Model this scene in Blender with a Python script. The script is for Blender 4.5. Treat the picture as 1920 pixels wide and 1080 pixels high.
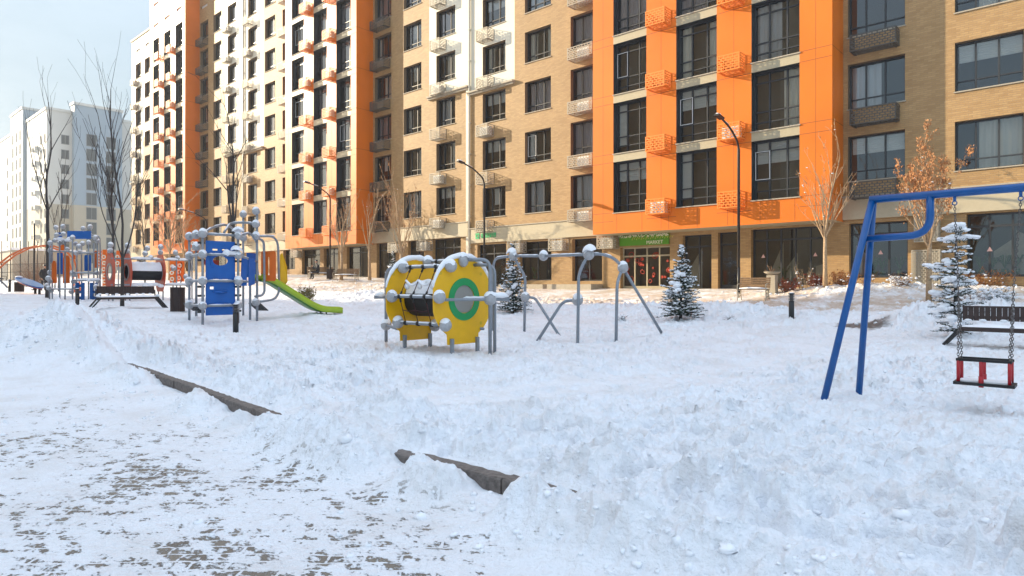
import bpy, bmesh, math, random
import numpy as np
from mathutils import Vector, Matrix
random.seed(7)
for o in list(bpy.data.objects): bpy.data.objects.remove(o)
SC = bpy.context.scene
COL = SC.collection
R = math.radians

# ------------------------------------------------------------ camera
YAW = R(42.0); SY, CY = math.sin(YAW), math.cos(YAW)
FPX, EYE = 1225.0, 1.5
cd = bpy.data.cameras.new('camera'); cam = bpy.data.objects.new('camera', cd); COL.objects.link(cam)
cd.lens = 36 * FPX / 1920; cd.sensor_width = 36; cd.clip_end = 3000; cd.clip_start = 0.05
cd.shift_y = -3 / 1920
cam.location = (0, 0, EYE); cam.rotation_euler = (R(90), 0, YAW)
SC.camera = cam

# ------------------------------------------------------------ light
SUN = Vector((2.4, 1.0, -0.92)).normalized()          # the way the light travels
world = bpy.data.worlds.new('World'); SC.world = world; world.use_nodes = True
wn, wl = world.node_tree.nodes, world.node_tree.links
wn.clear()
wo = wn.new('ShaderNodeOutputWorld'); bg = wn.new('ShaderNodeBackground'); sky = wn.new('ShaderNodeTexSky')
sky.sky_type = 'NISHITA'; sky.sun_disc = False
sky.sun_elevation = math.asin(-SUN.z); sky.sun_rotation = math.atan2(-SUN.x, -SUN.y)
sky.air_density = 1.0; sky.dust_density = 2.2; sky.ozone_density = 1.0
bg.inputs['Strength'].default_value = 0.15
# thin high cloud and haze veil; overhead brightening added to light the shaded snow
tc = wn.new('ShaderNodeTexCoord'); mp = wn.new('ShaderNodeMapping'); mp.inputs['Scale'].default_value = (1.6, 1.6, 5.0)
nz = wn.new('ShaderNodeTexNoise'); nz.inputs['Scale'].default_value = 2.2; nz.inputs['Detail'].default_value = 8; nz.inputs['Roughness'].default_value = .6
rp = wn.new('ShaderNodeMapRange'); rp.inputs[1].default_value = .42; rp.inputs[2].default_value = .75; rp.inputs[3].default_value = .86; rp.inputs[4].default_value = .97
sz = wn.new('ShaderNodeSeparateXYZ'); vr = wn.new('ShaderNodeMapRange'); vr.interpolation_type = 'SMOOTHSTEP'
vr.inputs[1].default_value = .15; vr.inputs[2].default_value = .95; vr.inputs[3].default_value = 0; vr.inputs[4].default_value = 1
vc_ = wn.new('ShaderNodeMixRGB'); vc_.inputs['Color1'].default_value = (1.75, 2.30, 2.65, 1); vc_.inputs['Color2'].default_value = (4.9, 5.75, 6.9, 1)
mx = wn.new('ShaderNodeMixRGB')
wl.new(tc.outputs['Generated'], mp.inputs['Vector']); wl.new(mp.outputs[0], nz.inputs['Vector']); wl.new(nz.outputs[0], rp.inputs[0])
wl.new(tc.outputs['Generated'], sz.inputs[0]); wl.new(sz.outputs[2], vr.inputs[0]); wl.new(vr.outputs[0], vc_.inputs['Fac']); wl.new(vc_.outputs[0], mx.inputs['Color2'])
wl.new(rp.outputs[0], mx.inputs['Fac']); wl.new(sky.outputs[0], mx.inputs['Color1'])
wl.new(mx.outputs[0], bg.inputs['Color']); wl.new(bg.outputs[0], wo.inputs[0])
sl = bpy.data.lights.new('sun', 'SUN'); sl.energy = 5.0; sl.angle = R(.5); sl.color = (1, .83, .58)
so = bpy.data.objects.new('sun', sl); COL.objects.link(so)
so.rotation_euler = SUN.to_track_quat('-Z', 'Y').to_euler(); so.location = (-60, -30, 60)
SC.view_settings.view_transform = 'Standard'; SC.view_settings.look = 'None'
SC.view_settings.exposure = 0.88; SC.view_settings.gamma = 1
SC.cycles.max_bounces = 6; SC.cycles.transparent_max_bounces = 12
SC.cycles.use_denoising = True
SC.cycles.caustics_reflective = False; SC.cycles.caustics_refractive = False

# ------------------------------------------------------------ helpers
def at(px, py, Z):
    X = (px - 960) / FPX * Z
    return Vector((CY * X - SY * Z, SY * X + CY * Z, EYE + (537 - py) / FPX * Z))
def xw(px, y):                                         # world x where column px meets the plane y
    t = (px - 960) / FPX
    return y * (CY * t - SY) / (CY + SY * t)
def depth(x, y): return -SY * x + CY * y
def proj(p):
    Z = depth(p[0], p[1]); X = CY * p[0] + SY * p[1]
    return 960 + FPX * X / Z, 537 - FPX * (p[2] - EYE) / Z
def zat(py, x, y): return EYE + (537 - py) / FPX * depth(x, y)

def tag(o, label=None, cat=None, group=None, kind=None):
    if label: o['label'] = label
    if cat: o['category'] = cat
    if group: o['group'] = group
    if kind: o['kind'] = kind
    return o
def empty(name, loc, label=None, cat=None, group=None, rz=0):
    o = bpy.data.objects.new(name, None); COL.objects.link(o)
    o.location = loc; o.rotation_euler = (0, 0, rz); o.empty_display_size = .2
    return tag(o, label, cat, group)

class MB:
    def __init__(s): s.v, s.f, s.sm = [], [], []
    def add(s, vs, fs, smooth=False):
        b = len(s.v); s.v += [tuple(p) for p in vs]
        s.f += [tuple(b + i for i in f) for f in fs]; s.sm += [smooth] * len(fs)
        return s
    def box(s, a, b):
        x0, y0, z0 = a; x1, y1, z1 = b
        return s.add([(x0,y0,z0),(x1,y0,z0),(x1,y1,z0),(x0,y1,z0),(x0,y0,z1),(x1,y0,z1),(x1,y1,z1),(x0,y1,z1)],
              [(0,3,2,1),(4,5,6,7),(0,1,5,4),(1,2,6,5),(2,3,7,6),(3,0,4,7)])
    def quad(s, a, b, c, d): return s.add([a, b, c, d], [(0, 1, 2, 3)])
    def tube(s, pts, r, n=8, caps=True):
        pts = [Vector(p) for p in pts]
        if not hasattr(r, '__len__'): r = [r] * len(pts)
        vs, fs = [], []
        prev = None
        for i, p in enumerate(pts):
            if i == 0: d = pts[1] - p
            elif i == len(pts) - 1: d = p - pts[i - 1]
            else: d = (pts[i + 1] - p).normalized() + (p - pts[i - 1]).normalized()
            d = d.normalized() if d.length > 1e-9 else Vector((0, 0, 1))
            if prev is None:
                a = Vector((0, 0, 1)) if abs(d.z) < .9 else Vector((1, 0, 0))
                u = d.cross(a).normalized()
            else:
                u = prev - d * prev.dot(d)
                u = u.normalized() if u.length > 1e-6 else d.orthogonal().normalized()
            prev = u; w = d.cross(u)
            for k in range(n):
                t = 2 * math.pi * k / n
                vs.append(p + (u * math.cos(t) + w * math.sin(t)) * r[i])
        for i in range(len(pts) - 1):
            for k in range(n):
                k2 = (k + 1) % n
                fs.append((i*n+k, i*n+k2, (i+1)*n+k2, (i+1)*n+k))
        s.add(vs, fs, True)
        if caps:
            b = len(s.v) - len(vs)
            s.f.append(tuple(b + k for k in reversed(range(n)))); s.sm.append(False)
            s.f.append(tuple(b + (len(pts)-1)*n + k for k in range(n))); s.sm.append(False)
        return s
    def bar(s, a, b, w, h, up=(0, 0, 1)):                # rectangular bar, w sideways, h along up
        a, b = Vector(a), Vector(b); d = (b - a).normalized(); up = Vector(up)
        if abs(d.dot(up)) > .98: up = Vector((1, 0, 0))
        sd = d.cross(up).normalized() * (w / 2); u = sd.cross(d).normalized() * (h / 2)
        vs = [a - sd - u, a + sd - u, a + sd + u, a - sd + u, b - sd - u, b + sd - u, b + sd + u, b - sd + u]
        return s.add(vs, [(0,1,2,3),(7,6,5,4),(0,4,5,1),(1,5,6,2),(2,6,7,3),(3,7,4,0)])
    def ball(s, c, r, n=14, m=9, sq=(1, 1, 1), zmin=-1.0, jit=0.0, rnd=None):
        c = Vector(c); vs, fs = [], []
        for j in range(m + 1):
            t = math.acos(max(zmin, -1)) * (1 - j / m)
            for k in range(n):
                a = 2 * math.pi * k / n
                q = 1 + (jit * (rnd or random).uniform(-1, 1) if jit else 0)
                vs.append(c + Vector((math.sin(t)*math.cos(a)*r*sq[0], math.sin(t)*math.sin(a)*r*sq[1], math.cos(t)*r*sq[2])) * q)
        for j in range(m):
            for k in range(n):
                k2 = (k + 1) % n
                fs.append((j*n+k, j*n+k2, (j+1)*n+k2, (j+1)*n+k))
        s.add(vs, fs, True)
        if zmin > -1:
            b = len(s.v) - len(vs); s.f.append(tuple(b + k for k in reversed(range(n)))); s.sm.append(False)
        return s
    def lathe(s, prof, c=(0, 0, 0), n=20, smooth=True):
        vs, fs = [], []
        for (r, z) in prof:
            for k in range(n):
                a = 2*math.pi*k/n; vs.append((c[0]+r*math.cos(a), c[1]+r*math.sin(a), c[2]+z))
        for j in range(len(prof)-1):
            for k in range(n):
                k2 = (k+1) % n; fs.append((j*n+k, j*n+k2, (j+1)*n+k2, (j+1)*n+k))
        return s.add(vs, fs, smooth)
    def prism(s, out, O, U, V, th):                       # outline in plane (U,V) at O, extruded by vector th
        O, U, V, th = Vector(O), Vector(U), Vector(V), Vector(th)
        n = len(out); vs = [O + U*a + V*b for a, b in out] + [O + U*a + V*b + th for a, b in out]
        fs = [tuple(range(n)), tuple(reversed(range(n, 2*n)))] + [((i+1)%n, i, n+i, n+(i+1)%n) for i in range(n)]
        return s.add(vs, fs)
    def ring(s, out, inn, O, U, V, th):                   # same count outlines
        O, U, V, th = Vector(O), Vector(U), Vector(V), Vector(th); n = len(out)
        P = lambda L, e: [O + U*a + V*b + e for a, b in L]
        z = Vector((0,0,0)); vs = P(out, z) + P(inn, z) + P(out, th) + P(inn, th); fs = []
        for i in range(n):
            j = (i+1) % n
            fs += [(i, j, n+j, n+i), (2*n+j, 2*n+i, 3*n+i, 3*n+j), (j, i, 2*n+i, 2*n+j), (n+i, n+j, 3*n+j, 3*n+i)]
        return s.add(vs, fs)
    def mesh(s, name, mat):
        me = bpy.data.meshes.new(name); me.from_pydata(s.v, [], s.f)
        me.polygons.foreach_set('use_smooth', s.sm); me.update()
        if mat: me.materials.append(mat)
        if getattr(s, 'mi', None):
            for m_ in s.mats: me.materials.append(m_)
            me.polygons.foreach_set('material_index', s.mi + [0]*(len(s.f)-len(s.mi)))
        return me
    def merge(s, o, mat):
        if not getattr(s, 'mi', None): s.mi, s.mats = [0]*len(s.f), []
        s.mats.append(mat); b = len(s.v); s.v += o.v; s.f += [tuple(b+i for i in f) for f in o.f]; s.sm += o.sm; s.mi += [len(s.mats)]*len(o.f)
        return s
    def weld(s):
        key, idx, nv = {}, [], []
        for p in s.v:
            k = (round(p[0], 3), round(p[1], 3), round(p[2], 3))
            if k not in key: key[k] = len(nv); nv.append(p)
            idx.append(key[k])
        s.v = nv; F = [(tuple(idx[i] for i in f), m) for f, m in zip(s.f, s.sm)]
        F = [(f, m) for f, m in F if len(set(f)) == len(f)]; s.f = [f for f, m in F]; s.sm = [m for f, m in F]
        return s
    def build(s, name, mat, parent=None, loc=None, world_coords=True):
        if not s.v: return None
        if parent is not None and world_coords:
            o0 = parent_world(parent)
            s.v = [(p[0]-o0[0], p[1]-o0[1], p[2]-o0[2]) for p in s.v]
        o = bpy.data.objects.new(name, s.mesh(name, mat)); COL.objects.link(o)
        if parent is not None: o.parent = parent
        if loc is not None: o.location = loc
        return o
def build_islands(mb, name, mat, parent):
    """one part per connected piece"""
    par = list(range(len(mb.v)))
    def find(i):
        while par[i] != i: par[i] = par[par[i]]; i = par[i]
        return i
    for f in mb.f:
        for i in f[1:]: par[find(f[0])] = find(i)
    groups = {}
    for f, m in zip(mb.f, mb.sm): groups.setdefault(find(f[0]), []).append((f, m))
    for g_ in groups.values():
        ids = sorted({i for f, m in g_ for i in f}); ix = {i: k for k, i in enumerate(ids)}
        n = MB(); n.v = [mb.v[i] for i in ids]; n.f = [tuple(ix[i] for i in f) for f, m in g_]; n.sm = [m for f, m in g_]
        n.build(name, mat, parent)
def parent_world(p):
    x = Vector((0, 0, 0))
    while p is not None: x += Vector(p.location); p = p.parent
    return x
def inst(me, name, parent, loc):
    o = bpy.data.objects.new(name, me); COL.objects.link(o); o.parent = parent; o.location = loc
    return o
def copy_tree(o, parent=None):
    c = o.copy(); COL.objects.link(c); c.parent = parent
    for ch in list(o.children): copy_tree(ch, c)
    return c
def arc(c, r, a0, a1, n, U, V):
    c, U, V = Vector(c), Vector(U), Vector(V)
    return [c + U*(r*math.cos(a0+(a1-a0)*i/n)) + V*(r*math.sin(a0+(a1-a0)*i/n)) for i in range(n+1)]
def smooth_path(pts, rad=.25, n=5):                       # rounds the corners of a polyline
    pts = [Vector(p) for p in pts]; out = [pts[0]]
    for i in range(1, len(pts)-1):
        a, b, c = pts[i-1], pts[i], pts[i+1]
        r = min(rad, (a-b).length*.48, (c-b).length*.48)
        p0 = b + (a-b).normalized()*r; p1 = b + (c-b).normalized()*r
        for k in range(n+1):
            t = k/n; out.append(p0*(1-t)**2 + b*2*t*(1-t) + p1*t*t)
    return out + [pts[-1]]

# ------------------------------------------------------------ materials
def mat(name, col, rough=.6, metal=0.0, spec=.5, noise=0.0, nscale=8.0, bump=0.0, bscale=60.0, **kw):
    m = bpy.data.materials.new(name); m.use_nodes = True
    nt = m.node_tree; b = nt.nodes['Principled BSDF']
    b.inputs['Base Color'].default_value = (*col, 1); b.inputs['Roughness'].default_value = rough
    b.inputs['Metallic'].default_value = metal; b.inputs['Specular IOR Level'].default_value = spec
    if noise:
        t = nt.nodes.new('ShaderNodeTexCoord'); n = nt.nodes.new('ShaderNodeTexNoise'); n.inputs['Scale'].default_value = nscale
        n.inputs['Detail'].default_value = 6
        r = nt.nodes.new('ShaderNodeMapRange'); r.inputs[1].default_value = .3; r.inputs[2].default_value = .7
        r.inputs[3].default_value = 1 - noise; r.inputs[4].default_value = 1 + noise
        h = nt.nodes.new('ShaderNodeHueSaturation'); h.inputs['Color'].default_value = (*col, 1)
        nt.links.new(t.outputs['Object'], n.inputs['Vector']); nt.links.new(n.outputs[0], r.inputs[0])
        nt.links.new(r.outputs[0], h.inputs['Value']); nt.links.new(h.outputs[0], b.inputs['Base Color'])
    if bump:
        t = nt.nodes.new('ShaderNodeTexCoord'); n = nt.nodes.new('ShaderNodeTexNoise'); n.inputs['Scale'].default_value = bscale
        n.inputs['Detail'].default_value = 5
        u = nt.nodes.new('ShaderNodeBump'); u.inputs['Strength'].default_value = bump; u.inputs['Distance'].default_value = .02
        nt.links.new(t.outputs['Object'], n.inputs['Vector']); nt.links.new(n.outputs[0], u.inputs['Height'])
        nt.links.new(u.outputs[0], b.inputs['Normal'])
    return m

def brick_mat(name, c1, c2, mortar, scale=(1, 1), rough=.55):
    m = bpy.data.materials.new(name); m.use_nodes = True; nt = m.node_tree; N, L = nt.nodes, nt.links
    b = N['Principled BSDF']; b.inputs['Roughness'].default_value = rough; b.inputs['Specular IOR Level'].default_value = .32
    t = N.new('ShaderNodeTexCoord'); sx = N.new('ShaderNodeSeparateXYZ'); cx = N.new('ShaderNodeCombineXYZ')
    ad = N.new('ShaderNodeMath'); ad.operation = 'ADD'
    L.new(t.outputs['Object'], sx.inputs[0]); L.new(sx.outputs[0], ad.inputs[0]); L.new(sx.outputs[1], ad.inputs[1])
    L.new(ad.outputs[0], cx.inputs[0]); L.new(sx.outputs[2], cx.inputs[1])
    br = N.new('ShaderNodeTexBrick'); br.inputs['Color1'].default_value = (*c1, 1); br.inputs['Color2'].default_value = (*c2, 1)
    br.inputs['Mortar'].default_value = (*mortar, 1); br.inputs['Scale'].default_value = 1
    br.inputs['Brick Width'].default_value = .26; br.inputs['Row Height'].default_value = .077
    br.inputs['Mortar Size'].default_value = .009; br.inputs['Mortar Smooth'].default_value = .3
    L.new(cx.outputs[0], br.inputs['Vector'])
    n = N.new('ShaderNodeTexNoise'); n.inputs['Scale'].default_value = .45; n.inputs['Detail'].default_value = 8; n.inputs['Roughness'].default_value = .65
    L.new(t.outputs['Object'], n.inputs['Vector'])
    r = N.new('ShaderNodeMapRange'); r.inputs[1].default_value = .3; r.inputs[2].default_value = .7; r.inputs[3].default_value = .88; r.inputs[4].default_value = 1.1
    h = N.new('ShaderNodeHueSaturation'); L.new(n.outputs[0], r.inputs[0]); L.new(r.outputs[0], h.inputs['Value'])
    L.new(br.outputs[0], h.inputs['Color']); L.new(h.outputs[0], b.inputs['Base Color'])
    bu = N.new('ShaderNodeBump'); bu.inputs['Strength'].default_value = .5; bu.inputs['Distance'].default_value = .01; bu.invert = True
    L.new(br.outputs['Fac'], bu.inputs['Height']); L.new(bu.outputs[0], b.inputs['Normal'])
    return m

def glass_mat(name, refl=.55, tint=(.88, .92, .93), rough=.02):
    m = bpy.data.materials.new(name); m.use_nodes = True; nt = m.node_tree; N, L = nt.nodes, nt.links
    N.remove(N['Principled BSDF']); out = N['Material Output']
    tr = N.new('ShaderNodeBsdfTransparent'); tr.inputs[0].default_value = (*tint, 1)
    gl = N.new('ShaderNodeBsdfGlossy'); gl.inputs['Roughness'].default_value = rough; gl.inputs['Color'].default_value = (.9, .95, 1, 1)
    fr = N.new('ShaderNodeFresnel'); fr.inputs['IOR'].default_value = 1.5
    mr = N.new('ShaderNodeMapRange'); mr.inputs[1].default_value = 0; mr.inputs[2].default_value = 1
    mr.inputs[3].default_value = .10; mr.inputs[4].default_value = refl + .4
    ms = N.new('ShaderNodeMixShader')
    L.new(fr.outputs[0], mr.inputs[0]); L.new(mr.outputs[0], ms.inputs[0]); L.new(tr.outputs[0], ms.inputs[1]); L.new(gl.outputs[0], ms.inputs[2])
    L.new(ms.outputs[0], out.inputs[0])
    return m

M = {}
M['brick'] = brick_mat('beige_brick', (.445, .285, .128), (.355, .215, .092), (.32, .21, .115))
M['brick_low'] = brick_mat('tan_brick', (.40, .245, .115), (.32, .187, .085), (.30, .22, .15))
M['panel'] = mat('cream_cladding', (.70, .66, .54), .5, spec=.3, noise=.04, nscale=.8)
M['orange'] = mat('orange_cladding', (.68, .17, .014), .46, spec=.36, noise=.08, nscale=.45)
M['orange_seam'] = mat('orange_seam', (.26, .075, .015), .6)
M['spandrel'] = mat('beige_spandrel', (.42, .36, .24), .5, noise=.05)
M['fascia'] = mat('beige_fascia', (.46, .40, .28), .45, noise=.04)
M['cornice'] = mat('cornice_stone', (.40, .35, .27), .7, noise=.08)
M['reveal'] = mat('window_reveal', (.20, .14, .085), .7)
M['dark'] = mat('anthracite_frame', (.040, .042, .045), .4)
M['room'] = mat('dark_room', (.14, .115, .09), .9)
M['glass'] = glass_mat('window_glass')
M['shopglass'] = glass_mat('shop_glass', .45, (.85, .88, .86))
M['curtain1'] = mat('curtain_grey', (.60, .59, .58), .9)
M['curtain2'] = mat('curtain_cream', (.78, .72, .60), .9)
M['curtain3'] = mat('curtain_mauve', (.42, .36, .37), .9)
M['basket_o'] = mat('orange_basket', (.80, .25, .04), .5)
M['basket_g'] = mat('grey_basket', (.38, .335, .26), .55)
M['basket_shade'] = mat('shaded_grey_basket', (.085, .08, .07), .55)  # wide basket beside the bay, the bay's shade put into its colour
M['ac'] = mat('air_conditioner_white', (.72, .72, .70), .5)
M['blind'] = mat('roller_blind', (.74, .71, .64), .8)
M['pipe'] = mat('drain_pipe', (.62, .58, .48), .5)
M['snow'] = mat('settled_snow', (.86, .88, .92), .55, noise=.03, nscale=5, bump=.5, bscale=18)
M['tube'] = mat('grey_powder_coat', (.25, .275, .31), .42, metal=.25, noise=.08, nscale=9)
M['ballm'] = mat('grey_plastic_ball', (.38, .385, .40), .5, noise=.12, nscale=14)
M['blue'] = mat('blue_panel', (.002, .105, .42), .34, noise=.07, nscale=4)
M['bluesteel'] = mat('blue_paint', (.002, .085, .30), .3, noise=.1, nscale=7)
M['yellow'] = mat('yellow_panel', (.84, .46, .002), .45, noise=.06, nscale=4)
M['green'] = mat('green_ring', (.01, .30, .09), .4)
M['lime'] = mat('lime_slide', (.36, .50, .03), .3, noise=.06, nscale=3)
M['limedark'] = mat('slide_bed_green', (.05, .20, .02), .35)
M['porange'] = mat('orange_play_panel', (.72, .14, .01), .38, noise=.07, nscale=4)
M['pred'] = mat('red_play_panel', (.50, .06, .02), .4, noise=.08, nscale=4)
M['red'] = mat('red_plastic', (.42, .012, .02), .4)
M['black'] = mat('black_metal', (.014, .014, .015), .45)
M['rope'] = mat('dark_red_rope', (.06, .014, .018), .8)
M['rubber'] = mat('black_rubber', (.012, .013, .015), .6)
M['chain'] = mat('steel_chain', (.13, .12, .115), .45, metal=.6)
M['bench'] = mat('dark_brown_planks', (.040, .022, .018), .55, noise=.25, nscale=12)
M['wood'] = mat('old_bench_wood', (.24, .145, .075), .7, noise=.2, nscale=14)
M['kerb'] = mat('granite_kerb', (.155, .13, .115), .75, noise=.35, nscale=26, bump=.6, bscale=70)
M['tunnel_in'] = mat('tunnel_grey', (.30, .29, .27), .6)
M['bark'] = mat('dark_bark', (.055, .048, .045), .85, noise=.3, nscale=20)
M['palebark'] = mat('pale_bark', (.40, .28, .17), .8, noise=.3, nscale=16)
M['leaf'] = mat('dry_brown_leaf', (.42, .19, .07), .7, noise=.35, nscale=12)
M['needle'] = mat('dark_needles', (.030, .048, .030), .75, noise=.4, nscale=9)
M['twig'] = mat('brown_twigs', (.22, .12, .07), .8, noise=.3)
M['coat'] = mat('dark_coat', (.03, .03, .035), .8)
M['skin'] = mat('skin', (.48, .28, .19), .5)
# ------------------------------------------------------------ ground
def _h(ix, iy, seed):
    n = (ix.astype(np.int64) * 374761393 + iy.astype(np.int64) * 668265263 + seed * 982451653) & 0xFFFFFFFF
    n = ((n ^ (n >> 13)) * 1274126177) & 0xFFFFFFFF
    return ((n ^ (n >> 16)) & 0xFFFF) / 65535.0
def vn(x, y, seed=0):
    ix, iy = np.floor(x), np.floor(y); fx, fy = x-ix, y-iy
    fx = fx*fx*fx*(fx*(fx*6-15)+10); fy = fy*fy*fy*(fy*(fy*6-15)+10)
    a, b, c, d = _h(ix, iy, seed), _h(ix+1, iy, seed), _h(ix, iy+1, seed), _h(ix+1, iy+1, seed)
    return (a*(1-fx)+b*fx)*(1-fy) + (c*(1-fx)+d*fx)*fy
def fbm(x, y, oct=4, seed=0, gain=.5):
    s, a, t = 0, 1.0, 0
    for i in range(oct):
        s = s + a*vn(x, y, seed+i*17); t += a; a *= gain
        x, y = x*1.62+y*1.23+3.1, -x*1.23+y*1.62+7.7
    return s/t
def billow(x, y, oct=4, seed=0, gain=.5):                 # rounded lumps with creases between
    s, a, t = 0, 1.0, 0
    for i in range(oct):
        s = s + a*(1-np.abs(2*vn(x, y, seed+i*13)-1)**.8); t += a; a *= gain
        x, y = x*1.62+y*1.23+3.1, -x*1.23+y*1.62+7.7
    return s/t
def sst(a, b, x):
    t = np.clip((x-a)/(b-a), 0, 1); return t*t*(3-2*t)
def interp(x, xs, ys): return np.interp(x, xs, ys)
def koff(x): return .09*np.maximum(0, -np.asarray(x, float)-6.0)*(np.asarray(x, float) > -15) + .81*(np.asarray(x, float) <= -15)
def kvis(x):
    return np.clip(sst(-13.4, -12.9, x)*(1-sst(-5.9, -5.6, x)) + sst(-4.45, -4.25, x)*(1-sst(-2.3, -2.0, x)), 0, 1)
def terr(x, y):
    x, y = np.asarray(x, float), np.asarray(y, float)
    zl = interp(x, [-400, -200, -90, -54, -45, -37, -28, -21, -17, -14, 50], [3.2, 2.8, 1.9, 1.15, .98, .80, .60, .30, .15, .10, .06])
    zb = interp(x, [-400, -200, -90, -62, -48, -40, -30, -25, 50], [3.6, 3.5, 3.2, 2.9, 2.42, 2.1, 1.50, 1.38, 1.33])
    w = interp(y, [-100, 11, 19.5, 24, 29.3, 60], [0, 0, .20, .55, 1, 1.02])
    z = zl*(1-w) + zb*w
    yk = y - koff(x); vis = kvis(x); wd = .012 + .32*(1-vis)
    return z - .085*(1-sst(3.46-wd, 3.46+wd, yk))
TR = [(-6.6, 3.9), (-5.2, 7.0), (-4.2, 11.6), (-4.6, 16.5), (-4.9, 22)]      # trodden trail across the snow
def seg_dist(x, y, P):
    d = np.full(np.shape(x), 1e9)
    for (ax, ay), (bx, by) in zip(P[:-1], P[1:]):
        t = np.clip(((x-ax)*(bx-ax)+(y-ay)*(by-ay))/((bx-ax)**2+(by-ay)**2), 0, 1)
        d = np.minimum(d, np.hypot(x-ax-t*(bx-ax), y-ay-t*(by-ay)))
    return d
def prints(x, y, cell, r, seed, dens):
    """boot prints: one soft oval dent per jittered cell"""
    out = np.zeros(np.shape(x)); ix, iy = np.floor(x/cell), np.floor(y/cell)
    for a in (-1, 0, 1):
        for b in (-1, 0, 1):
            cx, cy = ix+a, iy+b; h1, h2, h3, h4 = (_h(cx, cy, seed+k) for k in range(4))
            dx, dy = x-(cx+h1)*cell, y-(cy+h2)*cell; an = h3*6.283; u, v = dx*np.cos(an)+dy*np.sin(an), -dx*np.sin(an)+dy*np.cos(an)
            d = np.sqrt((u/(r*1.9))**2+(v/r)**2)
            out = np.minimum(out, np.where(h4 < dens, -(1-sst(.55, 1.1, d)) + .28*np.exp(-((d-1.35)/.28)**2), 0)) if False else out + np.where(h4 < dens, -(1-sst(.55, 1.1, d)) + .30*np.exp(-((d-1.35)/.28)**2), 0)
    return out
GP = [0.0]
def g(x, cx, cy, sx, sy): return np.exp(-((x[0]-cx)/sx)**2 - ((x[1]-cy)/sy)**2)
def snow(x, y):
    """snow depth over terr, with its lumps"""
    x, y = np.asarray(x, float), np.asarray(y, float); q = (x, y)
    lump = billow(x*1.9, y*1.9, 4, 3, .55); fine = billow(x*8, y*8, 2, 11, .5)*(1-.6*sst(12, 24, np.hypot(x, y))); mid = fbm(x*.55, y*.55, 3, 5)
    tr = seg_dist(x + .35*(fbm(x*.8, y*.8, 2, 8)-.5), y, TR)
    trail = 1 - sst(.35, .95, tr)
    yk = y - koff(x); qk = (x, yk)
    play = sst(3.46, 3.75, yk)*(1 - sst(24.5, 25.5, y))
    # playground: trodden, lumpy
    rough = .45 + .9*sst(.45, .62, mid)
    s = play*(.045 + (.155*rough*(lump-.45) + .085*(fine-.5))*(1-.75*trail) - .03*trail + .12*(mid-.5))
    pm = play*(.55+.9*sst(.40, .60, fbm(x*.35+4, y*.35, 3, 61)))*(1-.5*sst(14, 26, np.hypot(x, y)))
    s = s + pm*(.085*prints(x, y, .42, .075, 5, .62) + .060*prints(x+9.1, y+3.3, .33, .06, 55, .5))
    cl_ = billow(x*4.3+2, y*4.3, 3, 91, .5)
    s = s + pm*.085*(cl_-.5)*(1-.7*trail)*(1-sst(9, 16, np.hypot(x, y)))
    # the shovelled bank behind the kerb
    kb = fbm(x*1.1+5, y*0+1.3, 3, 21)
    bank = np.exp(-((yk-4.05)/.36)**2)*sst(3.52, 3.95, yk)
    bank = bank*(.02 + .17*sst(.42, .75, kb)) * (1 - .85*g(q, -6.3, 3.9, .45, 1))
    s = s + bank*(.35+.95*lump) + bank*.30*(fine-.4)
    # crumbs thrown down in front of it
    kf = fbm(x*1.25+9, y*0+4.3, 3, 31)
    lowx = sst(-13.8, -12.0, x)
    front = np.exp(-((yk-3.14)/.25)**2)*(1-sst(3.40, 3.46, yk))
    gp_ = 0
    for a_, b_ in ((-12.6, -12.2), (-11.7, -11.5), (-10.4, -8.4), (-7.7, -6.9), (-6.7, -6.15), (-4.3, -3.92), (-3.35, -2.85)): gp_ = np.maximum(gp_, sst(a_-.12, a_+.06, x)*(1-sst(b_-.06, b_+.12, x)))
    gap = 1 - .80*gp_*(.8+.4*kf)
    front = front*np.clip(gap, 0, 1)
    s = s + front*(.13 + .10*kf)*(.4+1.1*lump) + front*.06*(fine-.3)
    # covered stretch of kerb and the heaps at its end
    s = s + .19*g(q, -5.0, 3.5, .66, .36)*(.5+.9*lump) + .10*g(q, -1.1, 3.2, .85, .40)*(.2+1.3*lump)
    s = s + .05*g(q, .6, 3.7, 1.6, .6)*(.3+1.2*lump)
    # big pile on the left
    s = s + (.78*g(q, -16.6, 3.9, 2.1, 1.4) + .12*g(q, -13.6, 4.2, 1.4, .9) + .30*g(q, -19.5, 4.2, 2.6, 1.6))*(.80+.40*lump) + .05*g(q, -15.6, 3.7, 3.2, 1.7)*fine
    # pavement strip and beds by the wall
    bed = np.clip(g(q, -5.4, 27.2, 5.2, 1.6)*1.1, 0, 1) + np.clip(g(q, -30.5, 26.4, 6.5, 1.9), 0, 1) + .7*np.clip(g(q, -45, 26, 6, 1.3), 0, 1)
    s = s + bed*(.40+.28*(lump-.4)+.12*(fine-.5))
    ridge = np.exp(-((y-20.6-.6*np.sin(x*.35))/1.15)**2)*(1-g(q, -4.9, 20.8, 1.1, 4))*interp(x, [-60, -34, -25, 20], [0, .3, 1, 1])
    s = s + ridge*.20*(.35+lump) + .45*g(q, -2.5, 21, 2.3, 1.8)*(.4+.9*lump) + .25*g(q, -9.4, 20.5, 3.0, 1.6)*(.3+lump)
    mnd = g(q, -27.5, 21.5, 4.5, 2.6); s = s + mnd*(.22+.35*(lump-.4))
    # snowed-over paving in the foreground
    path = 1 - sst(3.2, 3.5, yk)
    s = s + path*(.010*fine + .018*(fbm(x*1.4, y*1.4, 3, 41)-.4) + .008*lump)
    far = sst(22, 60, np.hypot(x, y))
    s = s*(1-.7*far) + .25*far*(fbm(x*.09, y*.09, 3, 77)-.4)
    # keep the sheet behind the kerb stones flush with their top edge
    return s
def G(x, y): return float(terr(x, y) + snow(x, y))

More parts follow.
